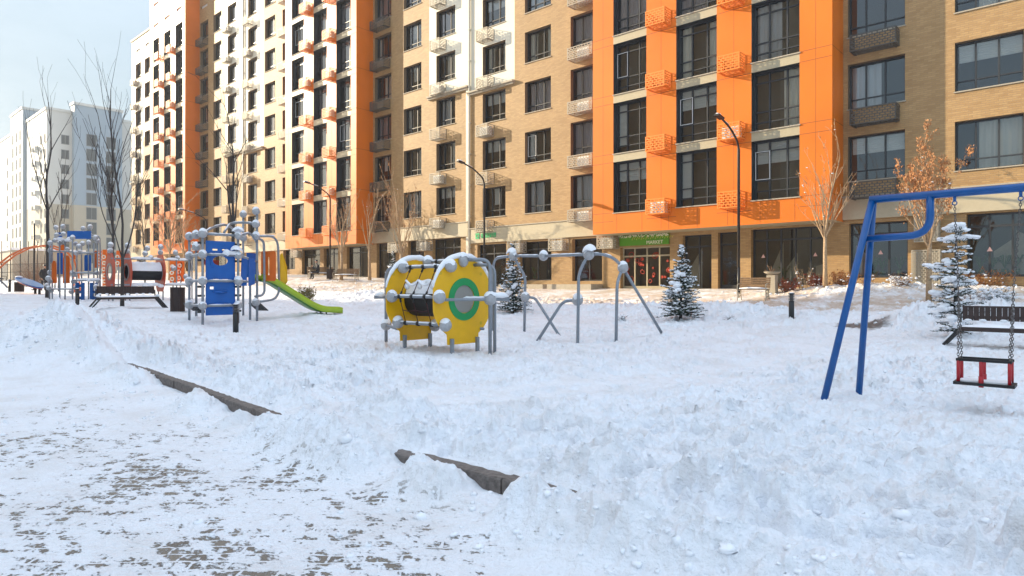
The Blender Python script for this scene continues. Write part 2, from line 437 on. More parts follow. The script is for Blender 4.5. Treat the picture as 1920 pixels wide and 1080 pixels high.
def make_ground():
    fine = np.radians(np.linspace(-42, 42, 1150)); rest = np.radians(np.linspace(42, 318, 90)[1:-1])
    ang = np.concatenate([fine, rest])
    rr = [.3, .7, 1.1, 1.5, 1.9, 2.2]; r = 2.2
    while r < 900:
        d = r*r/1600 if r < 14 else (.1225 if r < 34 else (r-34)*.03 + .1225)
        r += max(.008, d); rr.append(r)
    rr = np.array(rr); nA, nR = len(ang), len(rr)
    Rg, Ag = np.meshgrid(rr, ang, indexing='ij')
    x = (-SY*np.cos(Ag) + CY*np.sin(Ag))*Rg; y = (CY*np.cos(Ag) + SY*np.sin(Ag))*Rg
    x, y = x.ravel(), y.ravel()
    z = terr(x, y) + snow(x, y)
    vis = kvis(x)
    zc = terr(x, 3.47+koff(x))+.03; yk = y - koff(x); inb = sst(3.38, 3.43, yk)*(1-sst(3.52, 3.72, yk))*np.clip(vis, 0, 1)
    z = z + inb*(np.minimum(z, zc) - z)
    v = np.stack([x, y, z], 1)
    i = np.arange(nR-1)[:, None]*nA; k = np.arange(nA)[None]; k2 = (k+1) % nA
    f = np.stack([i+k, i+k2, i+nA+k2, i+nA+k], -1).reshape(-1, 4)
    me = bpy.data.meshes.new('ground')
    me.vertices.add(len(v)); me.vertices.foreach_set('co', v.ravel())
    me.loops.add(f.size); me.loops.foreach_set('vertex_index', f.ravel().astype(np.int32))
    me.polygons.add(len(f)); me.polygons.foreach_set('loop_start', np.arange(0, f.size, 4, dtype=np.int32))
    me.update(calc_edges=True); me.polygons.foreach_set('use_smooth', np.ones(len(f), bool)); me.update()
    o = bpy.data.objects.new('ground', me); COL.objects.link(o); o['kind'] = 'structure'
    return o

def ground_mat():
    m = bpy.data.materials.new('snow_over_paving'); m.use_nodes = True; nt = m.node_tree; N, L = nt.nodes, nt.links
    b = N['Principled BSDF']; b.inputs['Roughness'].default_value = .55; b.inputs['Specular IOR Level'].default_value = .3
    def node(t, **k):
        n = N.new(t)
        for a, c in k.items(): setattr(n, a, c)
        return n
    def math_(op, a, c=None, clamp=False):
        n = node('ShaderNodeMath', operation=op, use_clamp=clamp)
        for i, q in enumerate([a, c]):
            if q is None: continue
            if isinstance(q, (int, float)): n.inputs[i].default_value = q
            else: L.new(q, n.inputs[i])
        return n.outputs[0]
    def noise(scale, vec, detail=4, rough=.55):
        n = node('ShaderNodeTexNoise'); n.inputs['Scale'].default_value = scale; n.inputs['Detail'].default_value = detail
        n.inputs['Roughness'].default_value = rough; L.new(vec, n.inputs['Vector']); return n.outputs[0]
    def mrange(a, f0, f1, t0=0, t1=1):
        n = node('ShaderNodeMapRange'); L.new(a, n.inputs[0]); n.interpolation_type = 'SMOOTHSTEP'
        for i, q in enumerate([f0, f1, t0, t1]): n.inputs[i+1].default_value = q
        return n.outputs[0]
    geo = node('ShaderNodeNewGeometry'); P = geo.outputs['Position']
    sp = node('ShaderNodeSeparateXYZ'); L.new(P, sp.inputs[0]); X, Y = sp.outputs[0], sp.outputs[1]
    def blob(cx, cy, r0, r1):
        c = node('ShaderNodeCombineXYZ'); c.inputs[0].default_value = cx; c.inputs[1].default_value = cy
        q = node('ShaderNodeCombineXYZ'); L.new(X, q.inputs[0]); L.new(Y, q.inputs[1])
        d = node('ShaderNodeVectorMath', operation='DISTANCE'); L.new(c.outputs[0], d.inputs[0]); L.new(q.outputs[0], d.inputs[1])
        return mrange(d.outputs['Value'], r0, r1, 1, 0)
    # paving stones: streaks run along x, joints along y stay filled with snow
    st = node('ShaderNodeMapping'); L.new(P, st.inputs[0]); st.inputs['Scale'].default_value = (3.4, 5.0, 1)
    rt = node('ShaderNodeMapping'); L.new(P, rt.inputs[0]); rt.inputs['Rotation'].default_value = (0, 0, -YAW); st.inputs['Rotation'].default_value = (0, 0, -YAW)
    brn = node('ShaderNodeTexBrick'); L.new(rt.outputs[0], brn.inputs['Vector']); brn.inputs['Scale'].default_value = 1
    brn.inputs['Brick Width'].default_value = .20; brn.inputs['Row Height'].default_value = .10
    brn.inputs['Mortar Size'].default_value = .011; brn.inputs['Mortar Smooth'].default_value = .6
    brn.inputs['Color1'].default_value = (.20, .17, .14, 1); brn.inputs['Color2'].default_value = (.29, .25, .20, 1); brn.inputs['Mortar'].default_value = (.16, .15, .14, 1)
    n1 = noise(1.7, st.outputs[0], 7, .68); n2 = noise(.9, P, 4); n3 = noise(9, st.outputs[0], 4, .6)
    path = mrange(Y, 2.7, 3.15, 1, 0)
    dd = None
    for (bx_, by_, r0_, r1_, k_) in ((-5.3, 1.85, .2, 1.25, 1), (-4.5, 1.7, .2, 1.05, .95), (-3.8, 1.6, .1, .85, 1), (-7.0, 1.4, .2, 1.5, .8), (-3.9, 2.6, .05, .5, .95), (-6.2, 2.6, .05, .6, .9), (-3.0, 1.9, .05, .9, .62), (-9.0, 2.2, .2, 2.0, .6), (-5.2, 1.7, 2.2, 4.2, .74)):
        q_ = math_('MULTIPLY', blob(bx_, by_, r0_, r1_), k_); dd = q_ if dd is None else math_('MAXIMUM', dd, q_)
    val = math_('ADD', math_('MULTIPLY', n1, .72), math_('MULTIPLY', n3, .28))
    val = math_('ADD', val, math_('MULTIPLY', math_('SUBTRACT', n2, .5), .35))
    th = math_('ADD', val, math_('MULTIPLY', dd, .184))
    th = math_('SUBTRACT', th, math_('MULTIPLY', brn.outputs['Fac'], .10))
    bare = math_('MULTIPLY', mrange(th, .675, .73), path)
    # wet bare asphalt where the trail meets the pavement
    nb = noise(2.2, P, 5, .6)
    bw = mrange(math_('ADD', math_('MULTIPLY', blob(-4.7, 19.2, .2, 1.25), .5), math_('MULTIPLY', nb, .75)), .60, .85)
    # swept pavement by the shops: thin packed snow on tan paving
    pv = math_('MULTIPLY', mrange(Y, 22.0, 22.6), mrange(Y, 60, 62, 1, 0))
    n5 = noise(.9, P, 6, .65); n6 = noise(5, P, 4)
    pave = math_('MULTIPLY', math_('MULTIPLY', pv, mrange(math_('ADD', math_('MULTIPLY', n5, .7), math_('MULTIPLY', n6, .3)), .36, .60)), .80)
    pave = math_('MULTIPLY', pave, mrange(geo.outputs['Normal'] if False else Y, 0, 1, 0, 1))
    # snow colour: slight dirt, plus tonal contrast painted for the lumps' weak shading
    dirt_shading = mrange(noise(1.3, P, 6, .6), .42, .72); dz = mrange(noise(14, P, 5, .6), .45, .8)
    sc = node('ShaderNodeMixRGB'); sc.inputs[1].default_value = (.88, .905, .95, 1); sc.inputs[2].default_value = (.76, .745, .745, 1)
    L.new(math_('MULTIPLY', math_('ADD', math_('MULTIPLY', dirt_shading, .6), math_('MULTIPLY', dz, .4)), 1.0), sc.inputs[0])
    def mixc(a, fac, col):
        n = node('ShaderNodeMixRGB'); L.new(fac, n.inputs[0]); L.new(a, n.inputs[1])
        if isinstance(col, tuple): n.inputs[2].default_value = (*col, 1)
        else: L.new(col, n.inputs[2])
        return n.outputs[0]
    c = mixc(sc.outputs[0], pave, (.52, .38, .25))
    c = mixc(c, bare, brn.outputs['Color']); c = mixc(c, bw, (.16, .13, .115))
    L.new(c, b.inputs['Base Color'])
    h = math_('ADD', math_('MULTIPLY', noise(26, P, 6, .65), .024), math_('MULTIPLY', noise(7, P, 5, .62), .055))
    h = math_('SUBTRACT', h, math_('MULTIPLY', bare, .012))
    bu = node('ShaderNodeBump'); bu.inputs['Strength'].default_value = 1.0; bu.inputs['Distance'].default_value = 1.0
    L.new(h, bu.inputs['Height']); L.new(bu.outputs[0], b.inputs['Normal'])
    return m
ground = make_ground(); ground.data.materials.append(ground_mat())

# kerb: a row of granite stones, its face towards the paving
kb = MB(); rk = random.Random(3); xk = -13.7
while xk < -2.2:
    Lk = rk.uniform(.92, 1.02); x1 = xk + Lk
    ko = float(koff((xk+x1)/2)); ksl = (float(koff(x1))-float(koff(xk)))/Lk; zt = float(terr(xk, 3.6+ko)) + .052 + rk.uniform(-.008, .008)
    if not (-5.3 < (xk+x1)/2 < -4.6):
        y0 = 3.36 + rk.uniform(-.008, .008)
        n = 16; top = []
        prof = [(y0, -.30), (y0, zt-.012), (y0+.006, zt-.003), (y0+.014, zt), (y0+.125, zt-.003), (y0+.125, -.30)]
        vs, fs = [], []
        for i in range(n+1):
            xx = xk + .008 + (Lk-.016)*i/n
            for (a, bb) in prof: vs.append((xx, a + ko + ksl*(xx-(xk+x1)/2) + rk.uniform(-.004, .004), bb + (rk.uniform(-.007, .003) if bb > 0 else 0)))
        for i in range(n):
            for j in range(5): fs.append((i*6+j, (i+1)*6+j, (i+1)*6+j+1, i*6+j+1))
        fs += [tuple(range(6)), tuple(reversed(range(n*6, n*6+6)))]
        kb.add(vs, fs)
    xk = x1
tag(kb.build('kerb', M['kerb']), kind='structure')

# loose clods of shovelled snow
rc = random.Random(5); cl = MB()
def clod(x, y, r):
    cl.ball((x, y, G(x, y) + r*.05), r, 6, 4, (rc.uniform(.7, 1.3), rc.uniform(.7, 1.3), rc.uniform(.5, .9)), jit=.32, rnd=rc)
for i in range(500):
    x = rc.uniform(-12.5, 1.5); y = rc.gauss(3.05, .28) if rc.random() < .55 else rc.gauss(4.0, .35)
    if 3.3 < y < 3.62: continue
    y += float(koff(x))
    clod(x, y, rc.uniform(.008, .028)*(1 if rc.random() < .9 else 1.7))
for i in range(140):
    clod(rc.gauss(-1.6, .8), rc.gauss(3.2, .35), rc.uniform(.008, .022))
for i in range(420):
    x = rc.uniform(-12, 2); y = rc.uniform(1.2, 12)
    clod(x, y, rc.uniform(.008, .03))
for i in range(240):
    a = rc.uniform(0, 6.28); q = rc.uniform(0, 2.4); clod(-16+q*1.2*math.cos(a), 3.4+q*.7*math.sin(a), rc.uniform(.015, .045))
for i in range(170):
    clod(rc.uniform(-12, 0), rc.gauss(20.6, .8), rc.uniform(.03, .07))
    clod(rc.gauss(-5, 3.2), rc.gauss(26.8, .9), rc.uniform(.03, .07)); clod(rc.gauss(-30, 4), rc.gauss(25, 1.6), rc.uniform(.03, .08))
tag(cl.build('snow_clods', M['snow']), 'loose lumps of shovelled snow scattered along the kerb and banks', 'snow', kind='stuff')
# ------------------------------------------------------------ the long apartment house, in three joined sections
WY, BY = 29.5, 28.0
FH = 2.98
def zone_walls(xs, zs, classify, y, parts):
    """grid of faces in plane y; classify(x, z) names the part that owns each cell, None for an opening"""
    for a, b in zip(xs[:-1], xs[1:]):
        if b-a < 1e-4: continue
        run = None
        for c, d in zip(zs[:-1], zs[1:]):
            if d-c < 1e-4: continue
            k = classify((a+b)/2, (c+d)/2)
            if k: parts.setdefault(k, MB()).quad((a, y, c), (b, y, c), (b, y, d), (a, y, d))
def reveal(mb, x0, x1, z0, z1, y, d):
    mb.quad((x0, y, z0), (x0, y, z1), (x0, y+d, z1), (x0, y+d, z0)); mb.quad((x1, y, z1), (x1, y, z0), (x1, y+d, z0), (x1, y+d, z1))
    mb.quad((x0, y, z1), (x1, y, z1), (x1, y+d, z1), (x0, y+d, z1)); mb.quad((x0, y, z0), (x0, y+d, z0), (x1, y+d, z0), (x1, y, z0))

def window_meshes(w, h, vert, horiz, f=.055, sash=None, fm='dark'):
    """frame, pane meshes; origin at lower left, glass plane at y=0"""
    fr = MB()
    t = .05
    fr.box((0, -t, 0), (f, t, h)); fr.box((w-f, -t, 0), (w, t, h)); fr.box((f, -t, 0), (w-f, t, f)); fr.box((f, -t, h-f), (w-f, t, h))
    for v in vert: fr.box((v*w-f/2, -t+.004, f), (v*w+f/2, t-.004, h-f))
    for (a, b, z) in horiz: fr.box((a*w+f*.4, -t+.008, z-f*.4), (b*w-f*.4, t-.008, z+f*.4))
    pn = MB().quad((f, 0, f), (w-f, 0, f), (w-f, 0, h-f), (f, 0, h-f))
    me = fr.mesh('window_frame', M[fm]); d0, d1 = (-.30, .04) if not sash else (-.36, .06)
    rv = MB(); reveal(rv, 0, w, 0, h, d0, d1-d0); sl_ = MB().box((-.03, d0-.05, -.045), (w+.04, d1, -.002))
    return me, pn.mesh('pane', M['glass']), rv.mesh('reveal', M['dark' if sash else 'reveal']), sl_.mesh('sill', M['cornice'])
def curtain_mesh(w, h, spans, m, seed, drop=0.0):
    r = random.Random(seed); mb = MB()
    for (a, b) in spans:
        n = max(4, int((b-a)*w/.045)); vs, fs = [], []
        ph = r.uniform(0, 6)
        for i in range(n+1):
            x = (a + (b-a)*i/n)*w; yy = .20 + .035*math.sin(i*1.15+ph) + .02*math.sin(i*.43+ph)
            vs += [(x, yy, .03), (x, yy, h-.03-drop)]
        for i in range(n): fs.append((2*i, 2*i+2, 2*i+3, 2*i+1))
        mb.add(vs, fs, True)
    return mb.mesh('curtain', m)
def sheet_basket(mb, O, U, V, w, h, rows, cell, t=.018):
    """perforated sheet: rows of slots in running bond, as a real lattice"""
    O, U, V = Vector(O), Vector(U), Vector(V); N_ = U.cross(V)
    def bx(a0, a1, b0, b1):
        vs = [O+U*a+V*b+N_*c for c in (0, t) for a, b in ((a0, b0), (a1, b0), (a1, b1), (a0, b1))]
        mb.add(vs, [(0,3,2,1),(4,5,6,7),(0,1,5,4),(1,2,6,5),(2,3,7,6),(3,0,4,7)])
    rh = (h-.08)/rows; bw = .30*rh
    bx(0, w, 0, .04); bx(0, w, h-.04, h); bx(0, .035, .04, h-.04); bx(w-.035, w, .04, h-.04)
    for i in range(1, rows): bx(.035, w-.035, .04+i*rh-bw/2, .04+i*rh+bw/2)
    n = max(2, int(w/cell))
    for i in range(rows):
        off = .5 if i % 2 else 0
        for k in range(n+1):
            x = (k+off)*(w/n)
            if .05 < x < w-.05: bx(x-.020, x+.020, .04+i*rh+bw/2, .04+(i+1)*rh-bw/2)
def basket_mesh(w, h, m, d=.60):
    mb = MB()
    sheet_basket(mb, (0, -d, 0), (1, 0, 0), (0, 0, 1), w, h, 6, .17)
    sheet_basket(mb, (w-.001, -d+.02, 0), (0, 1, 0), (0, 0, 1), d-.02, h, 6, .17)
    sheet_basket(mb, (.02, -d+.02, 0), (0, 1, 0), (0, 0, 1), d-.02, h, 6, .17)
    sheet_basket(mb, (0.02, -d+.02, .002), (1, 0, 0), (0, 1, 0), w-.04, d-.04, 5, .2)
    mb.bar((.1, -d, .0), (.1, 0, -.0), .03, .05); mb.bar((w-.1, -d, .0), (w-.1, 0, -.0), .03, .05)
    return mb.mesh('ac_basket', m)
def ac_mesh(w=.78, h=.52, d=.28):
    mb = MB().box((0, 0, 0), (w, d, h))
    cx, cz, r = w*.4, h*.5, h*.38
    for q in (1, .72, .45): mb.tube([(cx+r*q*math.cos(t*.5236), -.012, cz+r*q*math.sin(t*.5236)) for t in range(13)], .008, 4, False)
    for k in range(6): mb.box((w*.78, -.01, .06+k*.07), (w*.96, 0, .09+k*.07))
    return mb.mesh('ac_unit', M['ac'])
WIN = {}
WIN['s'] = window_meshes(2.0, 1.85, [.30, .64], [(0, .30, .42), (.30, .64, .42), (.64, 1, .42)])
WIN['b'] = window_meshes(1.95, 2.55, [.33, .70], [(0, .33, .40), (.33, .70, .40), (.70, 1, .40), (0, .33, .86), (.33, .70, .86), (.70, 1, .86), (0, .33, 2.12), (.33, .70, 2.12), (.70, 1, 2.12)], .065, sash=True)
sc_ = MB(); sc_.box((0, -.03, 0), (.62, -.01, .025)); sc_.box((0, -.03, 1.20), (.62, -.01, 1.225)); sc_.box((0, -.03, .025), (.025, -.01, 1.2)); sc_.box((.595, -.03, .025), (.62, -.01, 1.2))
SCREEN = sc_.mesh('insect_screen', mat('white_screen_frame', (.7, .7, .68), .5))
CUR = {}
for k, (w, h) in {'s': (2.0, 1.85), 'b': (1.95, 2.55)}.items():
    CUR[k] = [curtain_mesh(w, h, s, M[m], i) for i, (s, m) in enumerate([([(0.02, .98)], 'curtain1'), ([(0.02, .30), (.72, .98)], 'curtain2'),
              ([(.34, .98)], 'curtain2'), ([(.02, .55)], 'curtain1'), ([(.02, .98)], 'curtain3'), ([(.6, .97)], 'curtain2'), ([(.02, .62)], 'curtain3')])]
for k, (w, h) in {'s': (2.0, 1.85), 'b': (1.95, 2.55)}.items():
    for a, b, q in ((.04, .30, .8), (.34, .64, .55), (.04, .97, .35)):
        mb = MB()
        for i in range(14): z1_ = h-.05-(h*q)*i/14; mb.quad((a*w, .12+(i % 2)*.012, z1_-h*q/14), (b*w, .12+(i % 2)*.012, z1_-h*q/14), (b*w, .12+((i+1) % 2)*.012, z1_), (a*w, .12+((i+1) % 2)*.012, z1_))
        CUR[k].append(mb.mesh('blind', M['blind']))
BSK = {('w', 'd'): basket_mesh(1.65, .66, M['basket_shade']), ('n', 'o'): basket_mesh(1.0, .72, M['basket_o']), ('n', 'g'): basket_mesh(1.0, .70, M['basket_g']), ('w', 'g'): basket_mesh(1.65, .66, M['basket_g'])}
ACM = ac_mesh()
rb = random.Random(11)

def section(x0, x1, bay, cols, bcols, dz, label, shops, zwhite, n_fl=8, white=(3.95, 3.9), endwhite=None):
    root = empty('apartment_building', (x0, WY, 0), label, 'apartment building', 'sections of the long apartment house')
    top = 31.7 + dz; bx0, bx1 = bay; zf0, zf1 = 4.26 + dz, 5.17 + dz; zb0 = 4.18 + dz; ztb = top + 2.4
    sill = [5.85 + dz + FH*n for n in range(n_fl)]
    P = {}
    ops = []                                              # openings x0,x1,z0,z1 on the main wall
    for (kind, a, b) in cols:
        for s in sill: ops.append((a, b, s, s+1.85))
    for sh in shops: ops.append((sh[0], sh[1], sh[2], sh[3]))
    for (kind, a, b) in cols: ops.append((a+.2, b-.2, 30.0+dz, 30.35+dz))
    def cls(x, z):
        for (a, b, c, d) in ops:
            if a < x < b and c < z < d: return None
        if zwhite < z and x < x0+white[0]: return 'white_cladding'
        if zwhite < z and x > x1-white[1]: return 'white_cladding_b'
        if endwhite and x < endwhite[0] and z > endwhite[1]: return 'white_cladding'
        return 'wall'
    xs = sorted({x0, x1, x0+white[0], x1-white[1]} | {q for o in ops for q in o[:2]} | ({endwhite[0]} if endwhite else set()))
    zs = sorted({0.2, top, zwhite} | {q for o in ops for q in o[2:]} | ({endwhite[1]} if endwhite else set()))
    zone_walls(xs, zs, cls, WY, P)
    for (a, b, c, d) in ops:
        if not (1.84 < d-c < 1.86 and 1.7 < b-a < 2.4): reveal(P['wall'], a, b, c, d, WY, .34)
    # body behind
    P['wall'].quad((x0, WY, .2), (x0, WY, top), (x0, WY+14, top), (x0, WY+14, .2)).quad((x1, WY, .2), (x1, WY+14, .2), (x1, WY+14, top), (x1, WY, top))
    P['wall'].quad((x0, WY+14, .2), (x0, WY+14, top), (x1, WY+14, top), (x1, WY+14, .2))
    for q in (((x0-.05, WY-.12, top), (bx0-.05, WY+14.1, top+.25)), ((bx1+.05, WY-.12, top), (x1+.05, WY+14.1, top+.25)), ((bx0-.06, BY-.06, ztb), (bx1+.06, WY+6, ztb+.22))): MB().box(*q).build('roof', M['cornice'], root)
    # bay
    bops = [(a, b, s-.63, s+1.92) for (a, b) in bcols for s in sill]
    bops += [(a+.2, b-.2, z, z+.35) for (a, b) in bcols for z in (30.0+dz, 32.4+dz)]
    def bcl(x, z):
        for (a, b, c, d) in bops:
            if a < x < b and c < z < d: return None
        for (a, b) in bcols:
            if a < x < b and bops[0][3] < z < bops[n_fl-1][2]: return 'spandrel%03d%05d' % (int(a*7) % 1000, int(z*10))
        return 'bay'
    xs = sorted({bx0, bx1} | {q for o in bops for q in o[:2]}); zs = sorted({zb0, ztb} | {q for o in bops for q in o[2:]})
    zone_walls(xs, zs, bcl, BY, P)
    for (a, b, c, d) in bops:
        if d-c < 1: reveal(P['bay'], a, b, c, d, BY, .42)
    B = P['bay']
    B.quad((bx1, BY, zb0), (bx1, WY, zb0), (bx1, WY, ztb), (bx1, BY, ztb)); B.quad((bx0, BY, zb0), (bx0, BY, ztb), (bx0, WY, ztb), (bx0, WY, zb0))
    B.quad((bx1, WY, top), (bx1, WY+6, top), (bx1, WY+6, ztb), (bx1, WY, ztb)); B.quad((bx0, WY, top), (bx0, WY, ztb), (bx0, WY+6, ztb), (bx0, WY+6, top))
    P['soffit'] = MB().quad((bx0, BY, zb0), (bx0, WY, zb0), (bx1, WY, zb0), (bx1, BY, zb0))
    # seams between cladding panels
    S = P['cladding_seams'] = MB(); e = .003
    px_ = [bx0] + [q for ab in bcols for q in ab] + [bx1]
    for i in range(0, len(px_), 2):
        a, b = px_[i], px_[i+1]
        for s in sill:
            for zz in (s-.63, s-.63-(FH-2.55)): S.box((a+.01, BY-e, zz-.011), (b-.01, BY+.02, zz+.011))
        if b-a > .8: S.box(((a+b)/2-.007, BY-e*.8, zb0+.05), ((a+b)/2+.007, BY+.02, ztb-.05))
    for s in sill: S.box((bx1-.02, BY+.01, s-.64), (bx1+e, WY-.01, s-.62))
    for k in range(1, 8): xk_ = bx0 + (bx1-bx0)*k/8; S.box((xk_-.007, BY-e*1.3, zb0+.04), (xk_+.007, BY+.02, sill[0]-.66))
    # dark rooms behind the glass
    P['interior'] = MB().quad((x0+.1, WY+2.2, .3), (x1-.1, WY+2.2, .3), (x1-.1, WY+2.2, top-.1), (x0+.1, WY+2.2, top-.1))
    P['interior'].quad((bx0+.05, BY+1.35, zb0+.1), (bx1-.05, BY+1.35, zb0+.1), (bx1-.05, BY+1.35, ztb-.1), (bx0+.05, BY+1.35, ztb-.1))
    for s in sill:
        P['interior'].quad((x0+.1, WY+.36, s-.5), (x1-.1, WY+.36, s-.5), (x1-.1, WY+2.2, s-.5), (x0+.1, WY+2.2, s-.5))
        P['interior'].quad((bx0+.05, BY+.44, s-.8), (bx1-.05, BY+.44, s-.8), (bx1-.05, BY+1.35, s-.8), (bx0+.05, BY+1.35, s-.8))
    W0 = P['wall'].weld(); W0.merge(P.pop('interior'), M['room']); P['bay'].weld().merge(P.pop('cladding_seams'), M['orange_seam']).merge(P.pop('soffit'), M['spandrel'])
    MM = {'wall': 'brick', 'white_cladding': 'panel', 'white_cladding_b': 'panel', 'roof': 'cornice', 'bay': 'orange'}
    for k, mb in P.items():
        if k.startswith('spandrel'): mb.weld().build('spandrel', M['spandrel'], root)
        else: (mb if k in ('wall', 'bay') else mb.weld()).build(k.replace('_b', ''), M[MM[k]], root)
    for a, b in ((x0+.02, bx0), (bx1, x1-.02)):
        MB().box((a, WY-.10, zf0), (b, WY-.004, zf1)).build('fascia', M['fascia'], root); MB().box((a, WY-.15, zf1+.002), (b, WY-.004, zf1+.06)).build('fascia_cap', M['cornice'], root)
    for a, b in ((x0, x0+white[0]), (x1-white[1], x1)):
        MB().box((a-.02, WY-.26, zwhite-.16), (b+.05, WY-.004, zwhite-.06)).box((a, WY-.16, zwhite-.28), (b, WY-.004, zwhite-.162)).build('cornice', M['cornice'], root)
    # windows and baskets
    def win(t, a, b, y, z, m_):
        f = inst(WIN[t][0], 'window', root, (a-x0, y-WY, z)); w0 = 2.0 if t == 's' else 1.95
        f.scale = ((b-a)/w0, 1, 1)
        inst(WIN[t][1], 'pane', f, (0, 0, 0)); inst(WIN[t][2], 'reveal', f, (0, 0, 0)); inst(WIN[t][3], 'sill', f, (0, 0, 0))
        if rb.random() < .93: inst(rb.choice(CUR[t]), 'curtain', f, (0, 0, 0))
        if rb.random() < m_:
            sI = inst(SCREEN, 'insect_screen', f, (.05, -.03, .9 if t == 'b' else .42))
    def bsk(x, y, z, k, c, lb=None):
        o = inst(BSK[(k, c)], 'ac_basket', root, (x-x0, y-WY, z))
        if c != 'd' and rb.random() < .6: inst(ACM, 'ac_unit', o, (.11 if k == 'n' else .5, -.36, .06))
        return o
    for (kind, a, b) in cols:
        for i, s in enumerate(sill):
            win('s', a, b, WY+.30, s, 0.04)
            if kind == 'n': bsk(a-.02, WY-.005, s-.95, 'n', 'g')
            if kind == 'w': bsk(a+.22, WY-.005, s-.80, 'w', 'd' if a > bx1 else 'g')
    for j, (a, b) in enumerate(bcols):
        for s in sill:
            win('b', a, b, BY+.36, s-.63, .3)
            if j < 2: bsk(b+.30, BY-.005, s-.93, 'n', 'o')
    MM_ = MB()
    for (a, b, c, d) in [o for o in ops if abs((o[3]-o[2])-.35) < .01]: MM_.box((a, WY+.1, c), (b, WY+.12, d))
    for (a, b, c, d) in [o for o in bops if abs((o[3]-o[2])-.35) < .01]: MM_.box((a, BY+.1, c), (b, BY+.12, d))
    MM_.build('vent_grilles', M['curtain1'], root)['kind'] = 'stuff'
    # shop fronts
    for sh in shops:
        a, b, c, d = sh[:4]; spec = sh[4] if len(sh) > 4 else {}
        w, h = b-a, d-c; f = .07; fr = MB(); y = WY+.26; nv = spec.get('v', max(2, round(w/1.15)))
        fr.box((a, y, c), (a+f, y+.08, d)); fr.box((b-f, y, c), (b, y+.08, d)); fr.box((a+f, y, d-f), (b-f, y+.08, d)); fr.box((a+f, y, c), (b-f, y+.08, c+f+spec.get('kick', 0)))
        for k in range(1, nv): xx = a+w*k/nv; fr.box((xx-f/2, y+.003, c+f), (xx+f/2, y+.077, d-f))
        if h > 1.6: zt_ = d-h*.2; fr.box((a+f, y+.006, zt_-f*.6), (b-f, y+.074, zt_+f*.6))
        fo = fr.build('shop_window', M[spec.get('frame', 'dark')], root)
        MB().quad((a+f, y+.04, c+f), (b-f, y+.04, c+f), (b-f, y+.04, d-f), (a+f, y+.04, d-f)).build('pane', M['shopglass'], fo)
        inn = MB()
        for q in range(nv):
            if rb.random() < .35: xx = a+w*(q+.1)/nv; inn.quad((xx, y+.5, c+.1), (xx+w*.8/nv, y+.5, c+.1), (xx+w*.8/nv, y+.5, c+h*rb.uniform(.3, .9)), (xx, y+.5, c+h*rb.uniform(.3, .9)))
        if inn.v: inn.build('shop_display', rb.choice([M['curtain3'], M['wood'], M['cornice']]), fo)
    return root
W_ = lambda px: xw(px, WY)
Az = 1.2
shA = [(W_(895), W_(949), Az, 4.15, {}), (W_(974), W_(1034), 1.85, 4.15), (W_(1073), W_(1129), 1.8, 4.15),
       (W_(1163), W_(1256), Az, 3.55, {'v': 4, 'kick': .25, 'frame': 'spandrel'}), (W_(1280), W_(1334), Az, 4.0, {'v': 2}), (W_(1346), W_(1382), Az, 4.05, {'v': 1, 'kick': .3}),
       (W_(1408), W_(1545), 1.55, 4.1, {'v': 5}), (W_(1592), W_(1702), 1.85, 4.1, {'v': 3}), (W_(1812), W_(1990), 1.85, 4.2, {'v': 4})]
secA = section(-30.3, 3.2, (-19.56, -7.97), [('n', -29.06, -27.1), ('p', -25.53, -23.54), ('w', -22.13, -20.1), ('w', -7.79, -5.72), ('p', -4.08, -2.02), ('n', -.6, 1.3)],
    [(-18.31, -16.41), (-14.82, -12.82), (-11.24, -9.23)], 0.0,
    'tan brick apartment house with bright orange bay above the green market sign', shA, 14.05)
shB = [(W_(706), W_(742), 2.1, 4.7, {'v': 2}), (W_(765), W_(795), 2.1, 4.7, {'v': 2}), (W_(811), W_(864), 1.7, 4.7, {'v': 3}),
       (W_(566), W_(600), 2.3, 4.6, {'v': 2}), (W_(607), W_(634), 2.3, 4.6, {'v': 2}), (W_(650), W_(690), 2.2, 4.6, {'v': 2}), (W_(531), W_(553), 3.0, 4.7, {'v': 2})]
secB = section(-61.4, -30.3, (-50.8, -40.6), [('n', -60.5, -58.7), ('p', -57.2, -55.3), ('w', -54.0, -52.0), ('w', -40.4, -38.4), ('p', -36.97, -35.03), ('n', -33.47, -31.6)],
    [(-49.75, -47.85), (-46.4, -44.5), (-43.2, -41.3)], .47,
    'middle brick apartment section with peach bay behind the bench and bare trees', shB, 14.5)
shC = [(-90, -87, 3.2, 5.1, {}), (-80, -77, 3.2, 5.0), (-75, -72, 3.2, 5.0), (-68, -65, 3.0, 5.1)]
secC = section(-91.9, -61.4, (-81.2, -71.4), [('n', -90.5, -88.6), ('p', -87.4, -85.6), ('w', -84.3, -82.4), ('w', -71.2, -69.3), ('p', -68.05, -66.2), ('n', -64.8, -62.9)],
    [(-80.3, -78.5), (-77.1, -75.2), (-73.9, -72.0)], .9,
    'far end section of the apartment house with white bay and narrow orange side', shC, 14.7, endwhite=(-84.8, 19.9))
# downpipes on the joints
for xj in (-30.3, -61.4):
    dp = MB().box((xj-.22, WY-.06, 1.3), (xj+.0, WY-.008, 33)); dp.tube([(xj+.12, WY-.10, 1.4), (xj+.12, WY-.10, 33)], .07, 8)
    for k in range(16): dp.box((xj+.03, WY-.18, 2+k*2), (xj+.21, WY-.008, 2.05+k*2))
    tag(dp.build('downpipe', M['pipe']), 'pale downpipe on the joint ' + ('beside the green pharmacy lettering' if xj > -40 else 'far along between two white strips'), 'downpipe', 'downpipes on the facade joints')
